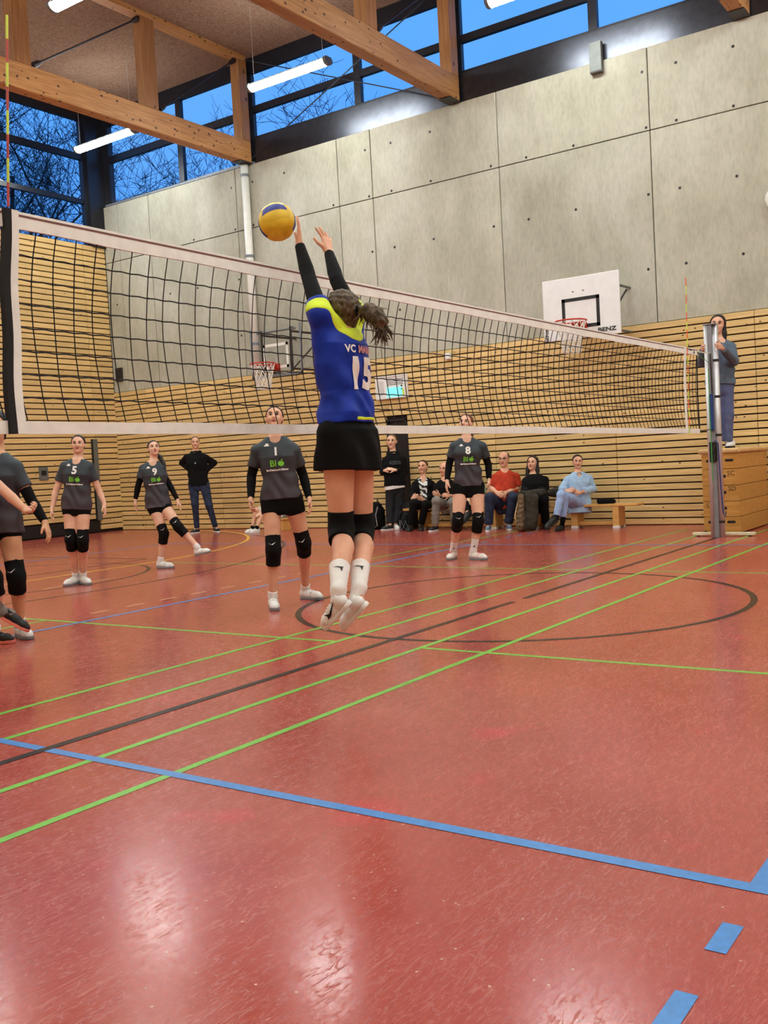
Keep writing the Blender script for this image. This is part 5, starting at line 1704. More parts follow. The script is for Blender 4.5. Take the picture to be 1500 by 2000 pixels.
def hand(f, wr, d, n, t, g, curl=0.35, spread=0.0, thumb=0.6, bend=None):
    """palm + five separate fingers; d along the hand, n out of the palm, t towards the thumb"""
    d, n, t = unit(d), unit(n), unit(t)
    P = lambda a, b, c=0.0: wr + (d * a + t * b + n * c) * g
    kn = [(0.088, 0.030), (0.092, 0.010), (0.088, -0.011), (0.080, -0.030)]
    for a, b in kn:
        f.cone(P(0.0, b * 0.55), P(a * 0.96, b), 0.0145 * g, 0.0118 * g, 0.012 * g)
    f.cone(P(0.02, 0.018, 0.006), P(0.055, 0.026, 0.008), 0.017 * g, 0.012 * g, 0.014 * g)
    L = [0.070, 0.078, 0.072, 0.056]
    for i, (a, b) in enumerate(kn):
        p = P(a, b)
        cu = curl if bend is None else bend[i]
        ang = 0.0
        fd = unit(d + t * spread * (1.5 - i) * 0.42)
        for j, fr in enumerate((0.46, 0.30, 0.24)):
            ang += cu * (0.55, 1.0, 0.7)[j]
            dr = fd * math.cos(ang) + n * math.sin(ang)
            q = p + dr * L[i] * fr * g
            r0 = (0.0092, 0.0086, 0.0080)[j] * g
            r1 = (0.0086, 0.0080, 0.0068)[j] * g
            f.cone(p, q, r0, r1, 0.003 * g)
            p = q
    p = P(0.030, 0.030, 0.006)
    q = p + unit(t * (0.4 + thumb * 0.6) + d * 0.75 + n * 0.25) * 0.044 * g
    f.cone(p, q, 0.0125 * g, 0.0105 * g, 0.008 * g)
    r = q + unit(t * 0.3 * thumb + d * 0.9 + n * (0.2 + curl * 0.6)) * 0.034 * g
    f.cone(q, r, 0.0105 * g, 0.0085 * g, 0.003 * g)


def person(key, label, o):
    src = PEOPLE[key]
    J = {k: V3(v) for k, v in src['J'].items()}
    F = {s: [V3(a) for a in v] for s, v in src['F'].items()}
    g = o.get('g', 1.0)                 # overall size of limbs
    h = o.get('h', 0.0075)
    man = o.get('man', False)
    pel = (J['hipA'] + J['hipB']) / 2
    neck = J['neck']
    up = unit(neck - pel)
    front = V3(src['front'])
    side = J['shB'] - J['shA']
    side = unit(side - up * (side @ up))
    fr = np.cross(up, side)
    if fr @ front < 0:
        fr = -fr
    T = float(np.linalg.norm(neck - pel))
    if not o.get('raised'):             # measured at the outline: bring the joints in and down
        for s in 'AB':
            J['sh' + s] = J['sh' + s] - up * 0.040 - side * (0.016 if s == 'B' else -0.016)
    sw = float(np.linalg.norm((J['shB'] - J['shA']) - up * ((J['shB'] - J['shA']) @ up))) / 2
    sw = max(sw, o.get('minsw', 0.15))
    shc = (J['shA'] + J['shB']) / 2
    # head frame
    L = unit(src['look'])
    U = J['top'] - J['chin']
    U = U - L * (U @ L)
    U = unit(U) if np.linalg.norm(U) > 1e-3 else V3((0, 0, 1))
    U = unit(U * 0.6 + (V3((0, 0, 1)) - L * L[2]) * 0.4)
    S = np.cross(L, U)                   # to the person's right
    hc = (J['top'] + J['chin']) / 2
    hs = o.get('head', min(0.25, max(0.20, 0.97 * float(np.linalg.norm(J['top'] - J['chin']))))) / 0.225
    H = lambda x, y, z: hc + (S * x + L * y + U * z) * hs
    zf = min(F[s][i][2] for s in F for i in (0, 1))
    base = V3((float(pel[0]), float(pel[1]), max(0.0, o.get('base_z', zf if zf > 0.5 else 0.0))))
    root = empty(o.get('name', 'person'), tuple(base))
    tag(root, label, 'person', o.get('group'))
    sk = SKIN[o.get('skin', 'fair')]

    pts = np.array(list(J.values()) + [a for s in F for a in F[s][:2]])
    lo, hi = pts.min(0) - 0.22, pts.max(0) + 0.22
    f = Field(lo, hi, h)
    # ---- torso
    hw, hd = o.get('hipw', 0.165) * g, o.get('hipd', 0.115) * g
    ww, wd = o.get('waistw', 0.132) * g, o.get('waistd', 0.095) * g
    cw, cd = o.get('chestw', 0.155) * g, o.get('chestd', 0.112) * g
    secs = [(-0.10, hw * 0.8, hd * 0.85), (0.0, hw, hd), (0.10 * T / 0.5, hw * 0.92, hd * 0.92), (T * 0.40, ww, wd), (T * 0.66, cw, cd, 0, 0.01), (T * 0.84, cw * 0.98, cd * 0.86), (T * 0.98, 0.075 * g, 0.065 * g)]
    shrink = lambda d_: [(q[0], q[1] - d_, q[2] - d_) + tuple(q[3:]) for q in secs]
    f.loft(pel, up, side, fr, shrink(0.010), 0.03)
    f.cone(neck - up * 0.045, H(0, -0.025, -0.05), 0.058 * g, 0.049 * g, 0.03)
    for s in 'AB':
        f.cone(neck - up * 0.025, J['sh' + s], 0.05 * g, 0.046 * g, 0.03)
        f.cone(J['sh' + s], J['el' + s], 0.047 * g, 0.036 * g, 0.02)
        f.cone(J['el' + s], J['el' + s] * 0.7 + J['wr' + s] * 0.3, 0.036 * g, 0.037 * g, 0.004)
        f.cone(J['el' + s] * 0.7 + J['wr' + s] * 0.3, J['wr' + s], 0.037 * g, 0.0235 * g, 0.004)
        # leg
        hj, kn, an = J['hip' + s], J['kn' + s], J['ankle' + s]
        tg = o.get('thigh', 1.0)
        sd = side * (0.0 if o.get('seated') else (0.02 if s == 'B' else -0.02)) * g
        f.cone(hj + sd * 0, kn, 0.090 * g * tg, 0.058 * g * (0.5 + 0.5 * tg), 0.03)
        sh_ax = unit(an - kn)
        bk = -fr - sh_ax * (-fr @ sh_ax)
        bk = unit(bk) if np.linalg.norm(bk) > 0.05 else -fr
        cp_ = kn * 0.68 + an * 0.32 + bk * 0.014
        f.cone(kn, cp_, 0.055 * g, 0.054 * g, 0.006)
        f.cone(cp_, an, 0.0535 * g * o.get('calf', 1.0), 0.034 * g, 0.02)
        H_, T_, u_ = F[s]
        fd = unit(T_ - H_)
        f.cone(an, H_ + fd * 0.05 + u_ * 0.05, 0.034 * g, 0.03, 0.02)
        f.cone(H_ + fd * 0.05 + u_ * 0.045, H_ + fd * 0.18 + u_ * 0.035, 0.028, 0.022, 0.02)
    # ---- head
    f.ell(H(0, -0.012, 0.030), (S, L, U), (0.077 * hs, 0.092 * hs, 0.083 * hs), 0.0)
    f.ell(H(0, 0.022, -0.040), (S, L, U), (0.060 * hs, 0.064 * hs, 0.068 * hs), 0.03)
    f.ell(H(0, 0.066, -0.090), (S, L, U), (0.024 * hs, 0.020 * hs, 0.018 * hs), 0.02)
    f.cone(H(0, 0.078, 0.018), H(0, 0.100, -0.022), 0.008 * hs, 0.013 * hs, 0.012)
    f.ell(H(0, 0.072, 0.030), (S, L, U), (0.050 * hs, 0.014 * hs, 0.008 * hs), 0.012)
    for x in (-1, 1):
        f.ell(H(x * 0.031, 0.086, 0.010), (S, L, U), (0.017 * hs, 0.013 * hs, 0.010 * hs), 0.008, 'sub')
        f.ell(H(x * 0.074, -0.008, -0.002), (unit(S * 1 + L * 0.3 * x), L, U), (0.010 * hs, 0.021 * hs, 0.031 * hs), 0.006)
        f.ell(H(x * 0.034, 0.066, -0.022), (S, L, U), (0.022 * hs, 0.016 * hs, 0.018 * hs), 0.02)
    # ---- hands
    hcfg = o.get('hands', {})
    for s in 'AB':
        wr, tip = J['wr' + s], J['tip' + s]
        d = unit(tip - wr)
        c = dict(curl=0.35, spread=0.0, thumb=0.5)
        c.update(hcfg.get(s, {}))
        n = c.pop('n', None)
        if n is None:
            n = (pel + up * 0.1 - wr)
        n = V3(n)
        n = n - d * (n @ d)
        n = unit(n)
        tdir = c.pop('t', None)
        tv = np.cross(d, n)
        ref = V3(tdir) if tdir is not None else fr + up * 0.2
        if tv @ ref < 0:
            tv = -tv
        hand(f, wr, d, n, tv, o.get('handg', 0.98 * g), **c)
    body = link('body', f.mesh('body', sk), root)
    del f
    # ---- face details
    if o.get('face', True):
        for x in (-1, 1):
            e = place_mesh('eye', EYE, root, H(x * 0.0305, 0.0735, 0.010), S, L, U, (0.0125 * hs, 0.010 * hs, 0.0058 * hs))
            place_mesh('iris', IRIS, e, H(x * 0.0305, 0.0815, 0.0105), S, L, U, (0.0078 * hs, 0.0048 * hs, 0.0062 * hs))
            if 'lash' not in _brow:
                lm = MB()
                lm.tube([(-0.015, -0.004, -0.001), (-0.007, 0.003, 0.005), (0.004, 0.003, 0.006), (0.015, -0.004, 0.0)], [0.0012, 0.0024, 0.0026, 0.0016], 6)
                _brow['lash'] = lm.mesh('eyelash', M['dark_print'], True)
            place_mesh('eyelash', _brow['lash'], e, H(x * 0.0305, 0.0815, 0.0125), S * x, L, U, (hs, hs, hs))
            bmk = o.get('hair', 'brown')
            if bmk not in _brow:
                _brow[bmk] = brow_mesh(HAIR[bmk])
            place_mesh('eyebrow', _brow[bmk], root, H(x * 0.033, 0.0845, 0.030), S * x, L, U, (hs, hs, hs))
        if 'lips' not in _brow:
            _brow['lips'] = lips_mesh(LIPS)
        place_mesh('lips', _brow['lips'], root, H(0, 0.0845, -0.050), S, L, U, (hs, hs, hs))
        if o.get('glasses'):
            gl_ = MB()
            for x in (-1, 1):
                gl_.tube([tuple(H(x * 0.033 + 0.022 * math.cos(a), 0.097, 0.010 + 0.016 * math.sin(a))) for a in [2 * PI * k / 14 for k in range(14)]], 0.0018, 5, closed=True)
                gl_.tube([tuple(H(x * 0.055, 0.096, 0.014)), tuple(H(x * 0.077, 0.0, 0.012))], 0.0018, 5)
            gl_.tube([tuple(H(-0.011, 0.098, 0.012)), tuple(H(0.011, 0.098, 0.012))], 0.0018, 5)
            gl_.build('glasses', M['black_paint'], root)
        if o.get('beard'):
            b_ = Field(H(0, 0.05, -0.07) - 0.1, H(0, 0.05, -0.07) + 0.1, 0.005)
            b_.ell(H(0, 0.024, -0.043), (S, L, U), (0.059 * hs, 0.066 * hs, 0.070 * hs))
            b_.half(H(0, 0.02, -0.035), U - L * 0.5)
            link('beard', b_.mesh('beard', HAIR['grey']), root)
    # ---- hair
    hk = o.get('hairstyle', 'tied')
    hm = HAIR[o.get('hair', 'brown')]
    hh = o.get('hairh', min(h, 0.006))
    pt = o.get('tail')
    hp = [hc]
    if pt:
        hp += [H(*q[:3]) for q in pt]
    hp = np.array(hp)
    q = Field(hp.min(0) - (0.16 if hk != 'long' else 0.34), hp.max(0) + 0.16, hh)
    th = {'tied': 0.008, 'short': 0.005, 'crop': 0.003, 'long': 0.012}[hk]
    q.ell(H(0, -0.021, 0.035), (S, L, U), ((0.078 + th) * hs, (0.091 + th) * hs, (0.083 + th) * hs))
    if hk in ('tied', 'long'):
        q.cone(H(0, -0.045, 0.0), H(0, -0.05, -0.05), 0.062 * hs, 0.052 * hs, 0.03)
    if hk == 'crop':
        q.half(H(0, 0.030, 0.062), L * 0.55 + U * 0.75) if o.get('bald') else q.half(H(0, 0.052, 0.06), L - U * 0.35)
        q.half(H(0, 0.018, 0.0), L - U * 0.2)
    else:
        q.half(H(0, 0.040, 0.080), L - U * o.get('hairline', 0.45))
    q.half(H(0, -0.02, -0.045), -U + L * 0.6)
    if hk == 'long':
        for x in (-1, 1):
            q.cone(H(x * 0.066, -0.01, 0.04), H(x * 0.078, -0.02, -0.10), 0.024, 0.032, 0.02)
            q.cone(H(x * 0.078, -0.02, -0.10), H(x * 0.085, -0.01, -0.22 - o.get('hairlen', 0.0) * (x == o.get('hairside', x))), 0.034, 0.026, 0.02)
        q.cone(H(0, -0.07, 0.02), H(0, -0.085, -0.20 - o.get('hairlen', 0.0)), 0.062, 0.045, 0.03)
    q.noise(0.0016, 6.0)
    if pt:
        for a, b in zip(pt[:-1], pt[1:]):
            q.cone(H(*a[:3]), H(*b[:3]), a[3], b[3], 0.012)
        q.noise(o.get('tailnoise', 0.0012), 5.0, 1.0)
    link('hair', q.mesh('hair', hm), root)
    del q
    if o.get('scrunchie'):
        c0, r0 = o['scrunchie'][:3], o['scrunchie'][3]
        q = Field(H(*c0) - 0.06, H(*c0) + 0.06, 0.004)
        q.ell(H(*c0), (S, L, U), (r0, r0 * 0.75, r0))
        q.noise(0.0015, 6)
        link('hair_tie', q.mesh('hair_tie', M['black_sport']), root)
    if o.get('strands'):
        rs = random.Random(5)
        m = MB()
        for _ in range(o['strands']):
            ks = sorted(rs.sample(range(1, len(pt)), 1))[0]
            a = H(*pt[ks][:3]) + np.array([rs.uniform(-1, 1) for _ in range(3)]) * pt[ks][3] * 0.8
            dv = np.array([rs.uniform(-1, 1) for _ in range(3)]) + (H(*pt[ks][:3]) - H(*pt[ks - 1][:3])) * 12 + V3((0, 0, -0.8))
            dv = unit(dv)
            b = a + dv * rs.uniform(0.03, 0.06)
            c = b + unit(dv + V3((rs.uniform(-.6, .6), rs.uniform(-.6, .6), rs.uniform(-.9, .2)))) * rs.uniform(0.02, 0.05)
            m.tube([tuple(a), tuple(b), tuple(c)], [0.004, 0.003, 0.0008], 5)
        tag(m.build('loose_strands', hm, root, True), kind='stuff')

    # ---- clothing
    def limb(nm, mat, a, b, ra, rb, c0, c1, noise=0.0, extra=None, hh_=None):
        hh_ = hh_ or h
        R = max(ra, rb) + 0.02
        A_, B_ = V3(a), V3(b)
        q = Field(np.minimum(A_, B_) - R, np.maximum(A_, B_) + R, hh_)
        q.cone(A_, B_, ra, rb, 0, cut0=c0, cut1=c1)
        if noise:
            q.noise(noise, 2.5)
        return link(nm, q.mesh(nm, mat), root)

    trees = {}
    W = o.get('top')
    if W:
        inf = W.get('inf', 0.014)
        hem = W.get('hem', -0.10)
        sc = [(q_[0], q_[1] + inf, q_[2] + inf) + tuple(q_[3:]) for q_ in secs]
        hemw = W.get('hemw', 0.0)
        z_ = [x[0] for x in sc]
        a0 = np.interp(hem, z_, [x[1] for x in sc])
        b0 = np.interp(hem, z_, [x[2] for x in sc])
        loose = W.get('loose', 0.0)
        sc2 = [(hem, max(a0, hw + inf) + hemw, max(b0, hd + inf) + hemw)] + [x for x in sc if x[0] > hem + 0.03]
        sc2 = [(x[0], x[1] + loose * math.exp(-((x[0] - T * 0.38) / (0.25 * T)) ** 2), x[2] + loose * math.exp(-((x[0] - T * 0.38) / (0.25 * T)) ** 2)) + tuple(x[3:]) for x in sc2]
        if W.get('bust'):
            bu = W['bust']
        q = Field(lo, hi, W.get('h', h))
        am = W.get('wrinkle', 0.004)

        def wr_(u, v, w):
            return am * np.sin(w * 38 + 22 * u + 3 * np.sin(u * 19)) * np.exp(-((w - T * 0.3) / (0.35 * T)) ** 2)
        q.loft(pel, up, side, fr, sc2, 0.02, wr=wr_)
        if W.get('bust'):
            for x in (-1, 1):
                q.ell(pel + up * T * 0.68 + side * x * 0.072 * g + fr * (cd * 0.72), (side, fr, up), (0.068 * g, 0.055 * g, 0.068 * g), 0.04)
        sl = W.get('sleeve', 0.62)
        for s in 'AB':
            r0, r1 = W.get('sr', (0.060, 0.058))
            q.cone(neck - up * 0.026, J['sh' + s], 0.053 * g, 0.056 * g, 0.03)
            if W.get('lat'):
                q.cone(J['sh' + s] + unit(J['el' + s] - J['sh' + s]) * 0.03 - up * 0.01, pel + up * T * 0.55 + side * (0.075 if s == 'B' else -0.075) + fr * 0.01, 0.062 * g, 0.085 * g, 0.04)
            if sl <= 1.0:
                q.cone(J['sh' + s], J['el' + s], r0 * g, r1 * g, 0.02, cut1=sl)
            else:
                q.cone(J['sh' + s], J['el' + s], r0 * g, (r0 + r1) / 2 * g, 0.02)
                q.cone(J['el' + s], J['wr' + s], (r0 + r1) / 2 * g, r1 * g, 0.02, cut1=sl - 1.0)
        q.noise(W.get('noise', 0.0012), 1.3, sum(map(ord, key)) % 7 * 0.7)
        q.half(pel + up * hem, -up + V3(W.get('hemtilt', (0, 0, 0))))
        if W.get('collar', True):
            ng = W.get('neckr', 0.062)
            q.cone(neck - up * 0.028, neck + up * 0.15 + fr * 0.03, ng * g, ng * g, 0.006, 'sub')
            q.ell(neck + fr * 0.06 * g - up * W.get('vneck', 0.02), (side, fr, up), (0.05 * g, 0.06, 0.045), 0.006, 'sub')
        fieldtop = q
        nm = W.get('name', 'shirt')
        me = q.mesh(nm, W['mat'])
        shirt = link(nm, me, root)
        trees['top'] = bvh(me)
        if W.get('yoke'):
            y_ = Field(lo, hi, W.get('h', h))
            y_.d = q.d - 0.0022
            m_ = Field(lo, hi, W.get('h', h))
            for s in 'AB':
                ud = unit(J['el' + s] - J['sh' + s])
                m_.cone(J['sh' + s] + ud * 0.055 + up * 0.012 - fr * 0.02, neck - up * 0.03 - fr * 0.05, W['yoke'], W['yoke'] * 0.8, 0.01)
                m_.half(J['sh' + s] + ud * 0.072, ud)
            y_.d = np.maximum(y_.d, m_.d)
            link('shoulder_yoke', y_.mesh('shoulder_yoke', W['yoke_mat']), shirt)
        if W.get('hemband'):
            y_ = Field(lo, hi, W.get('h', h))
            y_.d = q.d - 0.0025
            y_.half(pel + up * (hem + 0.028 + 0.0), up - V3(W.get('hemtilt', (0, 0, 0))))
            y_.half(pel + up * (hem + 0.010), -up + V3(W.get('hemtilt', (0, 0, 0))))
            y_.half(pel + side * W.get('hemband_from', 0.0), -side)
            link('hem_band', y_.mesh('hem_band', W['yoke_mat']), shirt)
        if W.get('panel_mat'):
            y_ = Field(lo, hi, W.get('h', h))
            y_.d = q.d - 0.0018
            y_.half(pel, fr)
            for x in (-1, 1):
                y_.half(pel + side * x * 0.135, side * x - up * 0.12)
            y_.half(neck - up * 0.10, up)
            y_.half(pel + up * (hem + 0.05), -up)
            link('back_panel', y_.mesh('back_panel', W['panel_mat']), shirt)
        if W.get('hood'):
            q = Field(neck - 0.22, neck + 0.22, h)
            q.cone(neck - up * 0.04, neck + up * 0.022 - fr * 0.012, 0.070 * g, 0.064 * g, 0.02, cut1=1.0)
            q.cone(neck - side * 0.075 - up * 0.01 - fr * 0.03, neck + side * 0.075 - up * 0.01 - fr * 0.03, 0.045, 0.045)
            q.ell(neck - fr * 0.075 - up * 0.015, (side, fr, up), (0.10, 0.045, 0.06), 0.03)
            for x in (-1, 1):
                q.cone(neck + side * x * 0.075 - up * 0.005, neck + side * x * 0.025 + fr * 0.085 - up * 0.055, 0.036, 0.022, 0.02)
            q.noise(0.0015, 2)
            link('hood', q.mesh('hood', W['mat']), shirt)
        if W.get('open'):               # cardigan worn open over the first top
            y_ = Field(lo, hi, h)
            y_.d = fieldtop.d - 0.012

            def wedge(X, Y, Z):
                x, y, z = X - pel[0], Y - pel[1], Z - pel[2]
                u = x * side[0] + y * side[1] + z * side[2]
                v = x * fr[0] + y * fr[1] + z * fr[2]
                w = x * up[0] + y * up[1] + z * up[2]
                return np.maximum(np.abs(u + 0.01) - (0.035 + 0.05 * np.clip(w / T, 0, 1.3)), 0.02 - v)
            y_.put(wedge, lo, hi, 0.004, 'sub')
            link('cardigan', y_.mesh('cardigan', W['open']), root)
        del fieldtop
    sl = o.get('arm_sleeve')
    if sl:
        for s in sl:
            c0, c1 = sl[s]
            q = Field(np.minimum(np.minimum(J['sh' + s], J['el' + s]), J['wr' + s]) - 0.08, np.maximum(np.maximum(J['sh' + s], J['el' + s]), J['wr' + s]) + 0.08, h)
            a, e, w_ = J['sh' + s], J['el' + s], J['wr' + s]
            q.cone(a, e, 0.051 * g, 0.041 * g, 0.0, cut0=c0)
            q.cone(e, e * 0.7 + w_ * 0.3, 0.041 * g, 0.041 * g, 0.002)
            q.cone(e * 0.7 + w_ * 0.3, w_, 0.041 * g, 0.028 * g, 0.002, cut1=(c1 - 0.3) / 0.7)
            if o.get('watch') == s:
                pass
            link('arm_sleeve', q.mesh('arm_sleeve', M['black_sport']), root)
    B = o.get('bottom')
    if B:
        kind = B['kind']
        q = Field(lo, hi, h)
        wt = B.get('waist', 0.10)
        i2 = B.get('inf', 0.007)
        sc = [(x[0], x[1] + i2, x[2] + i2) + tuple(x[3:]) for x in secs if x[0] < wt - 0.01]
        sc.append((wt, np.interp(wt, [x[0] for x in secs], [x[1] for x in secs]) + i2, np.interp(wt, [x[0] for x in secs], [x[2] for x in secs]) + i2))
        if kind == 'skirtish':
            k0, k1 = J['knA'], J['knB']
            hemz = B['hem']
            for s in 'AB':
                q.cone(J['hip' + s], J['kn' + s], 0.090 * g * o.get('thigh', 1.0) + 0.012, 0.09 * g + 0.012, 0.03)
            q.loft(pel, up, side, fr, [(hemz, B['w'], B['d'], 0, 0.0), (hemz * 0.45, (B['w'] + hw) / 2 + 0.006, B['d'] * 0.95), (0.02, hw + 0.012, hd + 0.018), (wt * 0.6, (hw + ww) / 2 + 0.014, (hd + wd) / 2 + 0.016), (wt + 0.03, ww + 0.014, wd + 0.016)], 0.01,
                   wr=lambda u, v, w: 0.010 * np.sin(u * 42 + 9 * v + 2 * np.sin(w * 9)) * np.clip(-w / 0.15 + 0.25, 0, 1))
            q.half(pel + up * hemz, -up - side * B.get('tilt', 0.0))
            q.half(pel + up * wt, up)
        else:
            sc = [(sc[0][0] - 0.03, sc[0][1] * 0.8, sc[0][2] * 0.85)] + sc
            q.loft(pel, up, side, fr, sc, 0.02)
            fr_ = B.get('len', 0.33)
            for s in 'AB':
                hj, kn, an = J['hip' + s], J['kn' + s], J['ankle' + s]
                tg = o.get('thigh', 1.0)
                r0, r1 = 0.090 * g * tg + i2, 0.058 * g * (0.5 + 0.5 * tg) + i2
                if kind == 'shorts':
                    q.cone(hj, kn, r0, r1, 0.02, cut1=fr_)
                elif kind == 'wide':
                    q.cone(hj, kn, r0 + 0.01, r1 + 0.03, 0.02, cut1=fr_)
                else:
                    lr = B.get('leg', (0.066, 0.052))
                    q.cone(hj, kn, r0, lr[0] * g + 0.004, 0.03)
                    q.cone(kn, an, lr[0] * g, lr[1] * g, 0.03, cut1=B.get('to', 0.98))
            q.noise(B.get('noise', 0.0014), 1.7, 2.0)
        nm = B.get('name', 'shorts' if kind != 'pants' else 'trousers')
        link(nm, q.mesh(nm, B['mat']), root)
    if o.get('kneepads'):
        for s in 'AB':
            hj, kn, an = J['hip' + s], J['kn' + s], J['ankle' + s]
            q = Field(kn - 0.26, kn + 0.26, h)
            ku, kd = unit(hj - kn), unit(an - kn)
            pr = o.get('padr', 0.066) * g
            a, b = kn + ku * o.get('padu', 0.12), kn + kd * o.get('padd', 0.13)
            q.cone(a + ku * 0.03, kn, pr * 1.04, pr, 0.02, cut0=0.03 / (o.get('padu', 0.12) + 0.03))
            q.cone(kn, b + kd * 0.03, pr, pr * 0.95, 0.02, cut1=o.get('padd', 0.13) / (o.get('padd', 0.13) + 0.03))
            bk = unit(fr - (ku - kd) * (fr @ (ku - kd)) / 4)
            if o.get('padbulge', True):
                q.ell(kn + bk * pr * 0.45, (unit(np.cross(bk, ku)), bk, ku), (pr * 0.75, pr * 0.75, 0.085), 0.02)
            q.noise(0.0008, 2)
            me = q.mesh('knee_pad', M['black_sport'])
            kp = link('knee_pad', me, root)
            if o.get('padlogo'):
                tr = bvh(me)
                vw = -bk
                decal('pad_mark', ([(-0.028, 0.012), (-0.006, 0.0), (0.03, 0.018), (0.004, -0.004), (-0.02, 0.004)], [(0, 1, 2, 3, 4)]), tr, kn + bk * 0.02 + ku * 0.05, unit(np.cross(vw, ku)), ku, vw, M['white_print'], kp)
    if o.get('socks'):
        k_ = o['socks']
        for s in 'AB':
            an, kn = J['ankle' + s], J['kn' + s]
            ax = unit(kn - an)
            H_, T_, u_ = F[s]
            fd = unit(T_ - H_)
            q = Field(an - 0.3, an + 0.3, min(h, 0.0065))
            top_ = k_['len']
            rt = k_.get('r', 0.040) * g
            q.cone(an, an + ax * top_, 0.039 * g, rt + 0.003, 0.01, cut1=1.0)
            q.cone(an, H_ + fd * 0.055 + u_ * 0.06, 0.038 * g, 0.034, 0.02)
            q.noise(0.0006, 3)
            me = q.mesh('sock', k_['mat'])
            so = link('sock', me, root)
            if k_.get('mark'):
                tr = bvh(me)
                vd = unit(an - V3(CAM))
                vd = unit(vd - ax * (vd @ ax))
                rt_ = np.cross(vd, ax)
                cat = [(-0.030, 0.012), (-0.012, 0.006), (0.008, 0.0), (0.016, -0.010), (0.022, -0.026), (0.026, -0.012), (0.027, 0.002), (0.033, 0.012), (0.024, 0.009), (0.012, 0.007), (-0.008, 0.011)]
                decal('sock_mark', ([(x * k_.get('ms', 1), y * k_.get('ms', 1)) for x, y in cat], [tuple(range(len(cat)))]), tr, an + ax * (top_ - 0.062) - rt_ * 0.008, rt_, ax, vd, M['dark_print'], so, 0.002, 0.01)
            if k_.get('tri'):
                tr = bvh(me)
                vd = unit(an - V3(CAM))
                vd = unit(vd - ax * (vd @ ax))
                decal('sock_mark', ([(-0.014, -0.01), (0.014, -0.01), (0, 0.014)], [(0, 1, 2)]), tr, an + ax * 0.07, np.cross(vd, ax), ax, vd, M['dark_print'], so, 0.002)
    shs = o.get('shoes')
    if shs:
        for s in 'AB':
            H_, T_, u_ = F[s]
            fd = unit(T_ - H_)
            c = shs[s] if s in shs else shs
            y = np.cross(u_, fd)
            sc_ = float(np.linalg.norm(T_ - H_)) / 0.27
            sc_ = max(0.85, min(1.12, sc_))
            sh_ = place_mesh('shoe', SHOE[0], root, H_, fd, y, u_, (sc_, sc_, sc_), c['mat'])
            place_mesh('sole', SHOE[1], sh_, H_, fd, y, u_, (sc_,) * 3, c.get('sole', M['shoe_white'])).matrix_basis = Matrix.Identity(4)
            place_mesh('laces', SHOE[2], sh_, H_, fd, y, u_, (sc_,) * 3, c.get('lace', M['white_cord'])).matrix_basis = Matrix.Identity(4)
            if c.get('stripes'):
                st = MB()
                for k in range(3):
                    for sg in (-1, 1):
                        st.v += [(0.10 + 0.022 * k, sg * 0.0375, 0.03), (0.112 + 0.022 * k, sg * 0.0375, 0.03), (0.125 + 0.02 * k, sg * 0.030, 0.068), (0.115 + 0.02 * k, sg * 0.030, 0.068)]
                        b_ = len(st.v) - 4
                        st.f.append((b_, b_ + 1, b_ + 2, b_ + 3))
                me = st.mesh('side_stripes', c['stripes'])
                o2 = place_mesh('side_stripes', me, sh_, H_, fd, y, u_)
                o2.matrix_basis = Matrix.Identity(4)
    info = dict(root=root, J=J, F=F, pel=pel, up=up, side=side, fr=fr, T=T, neck=neck, H=H, S=S, L=L, U=U, trees=trees, g=g, shirt=(shirt if W else None))
    return info


def front_prints(p, number, x=0.0, nz=0.70, sponsor=True, num_size=0.115, logo=True):
    """white number, green 'Bi' + apple, and the white sponsor line on the grey jerseys"""
    vw = -p['fr']
    rt = np.cross(vw, p['up'])
    c = lambda u, z: p['pel'] + rt * (u + x) + p['up'] * (p['T'] * z) + p['fr'] * 0.1
    tr, sh = p['trees']['top'], p['shirt']
    if number:
        decal('number', text_mesh(number, num_size, 0.004), tr, c(0.0, nz), rt, p['up'], vw, M['white_print'], sh)
    if logo:
        decal('chest_mark', ([(-0.022, -0.006), (0.022, -0.006), (0.022, 0.002), (0.010, 0.004), (0.016, 0.016), (-0.012, 0.016), (-0.010, 0.004), (-0.022, 0.002)], [tuple(range(8))]), tr, c(-0.072, nz + 0.11), rt, p['up'], vw, M['white_print'], sh)
    if sponsor:
        z = nz - 0.095 / p['T'] * 1.02
        decal('lettering', text_mesh('Bi', 0.072, 0.0018), tr, c(-0.030, z), rt, p['up'], vw, M['green_print'], sh)
        decal('apple_mark', apple(0.024), tr, c(0.035, z - 0.004), rt, p['up'], vw, M['green_print'], sh)
        decal('lettering', text_mesh('Ihr Frischemarkt Schorer'[:0] + 'Bio-Frischemarkt Schorer', 0.021, 0.0012, 0.82), tr, c(0.0, z - 0.052 / p['T']), rt, p['up'], vw, M['white_print'], sh)


PLAYER_SHOES = dict(mat=M['shoe_white'], sole=M['gum'], stripes=M['gum'])
JERSEY = dict(mat=M['jersey'], hem=-0.11, inf=0.010, sleeve=0.60, sr=(0.056, 0.060), loose=0.006, wrinkle=0.005, noise=0.0018)
SHORTS = dict(kind='shorts', mat=M['black_sport'], len=0.30, waist=0.02, inf=0.005)

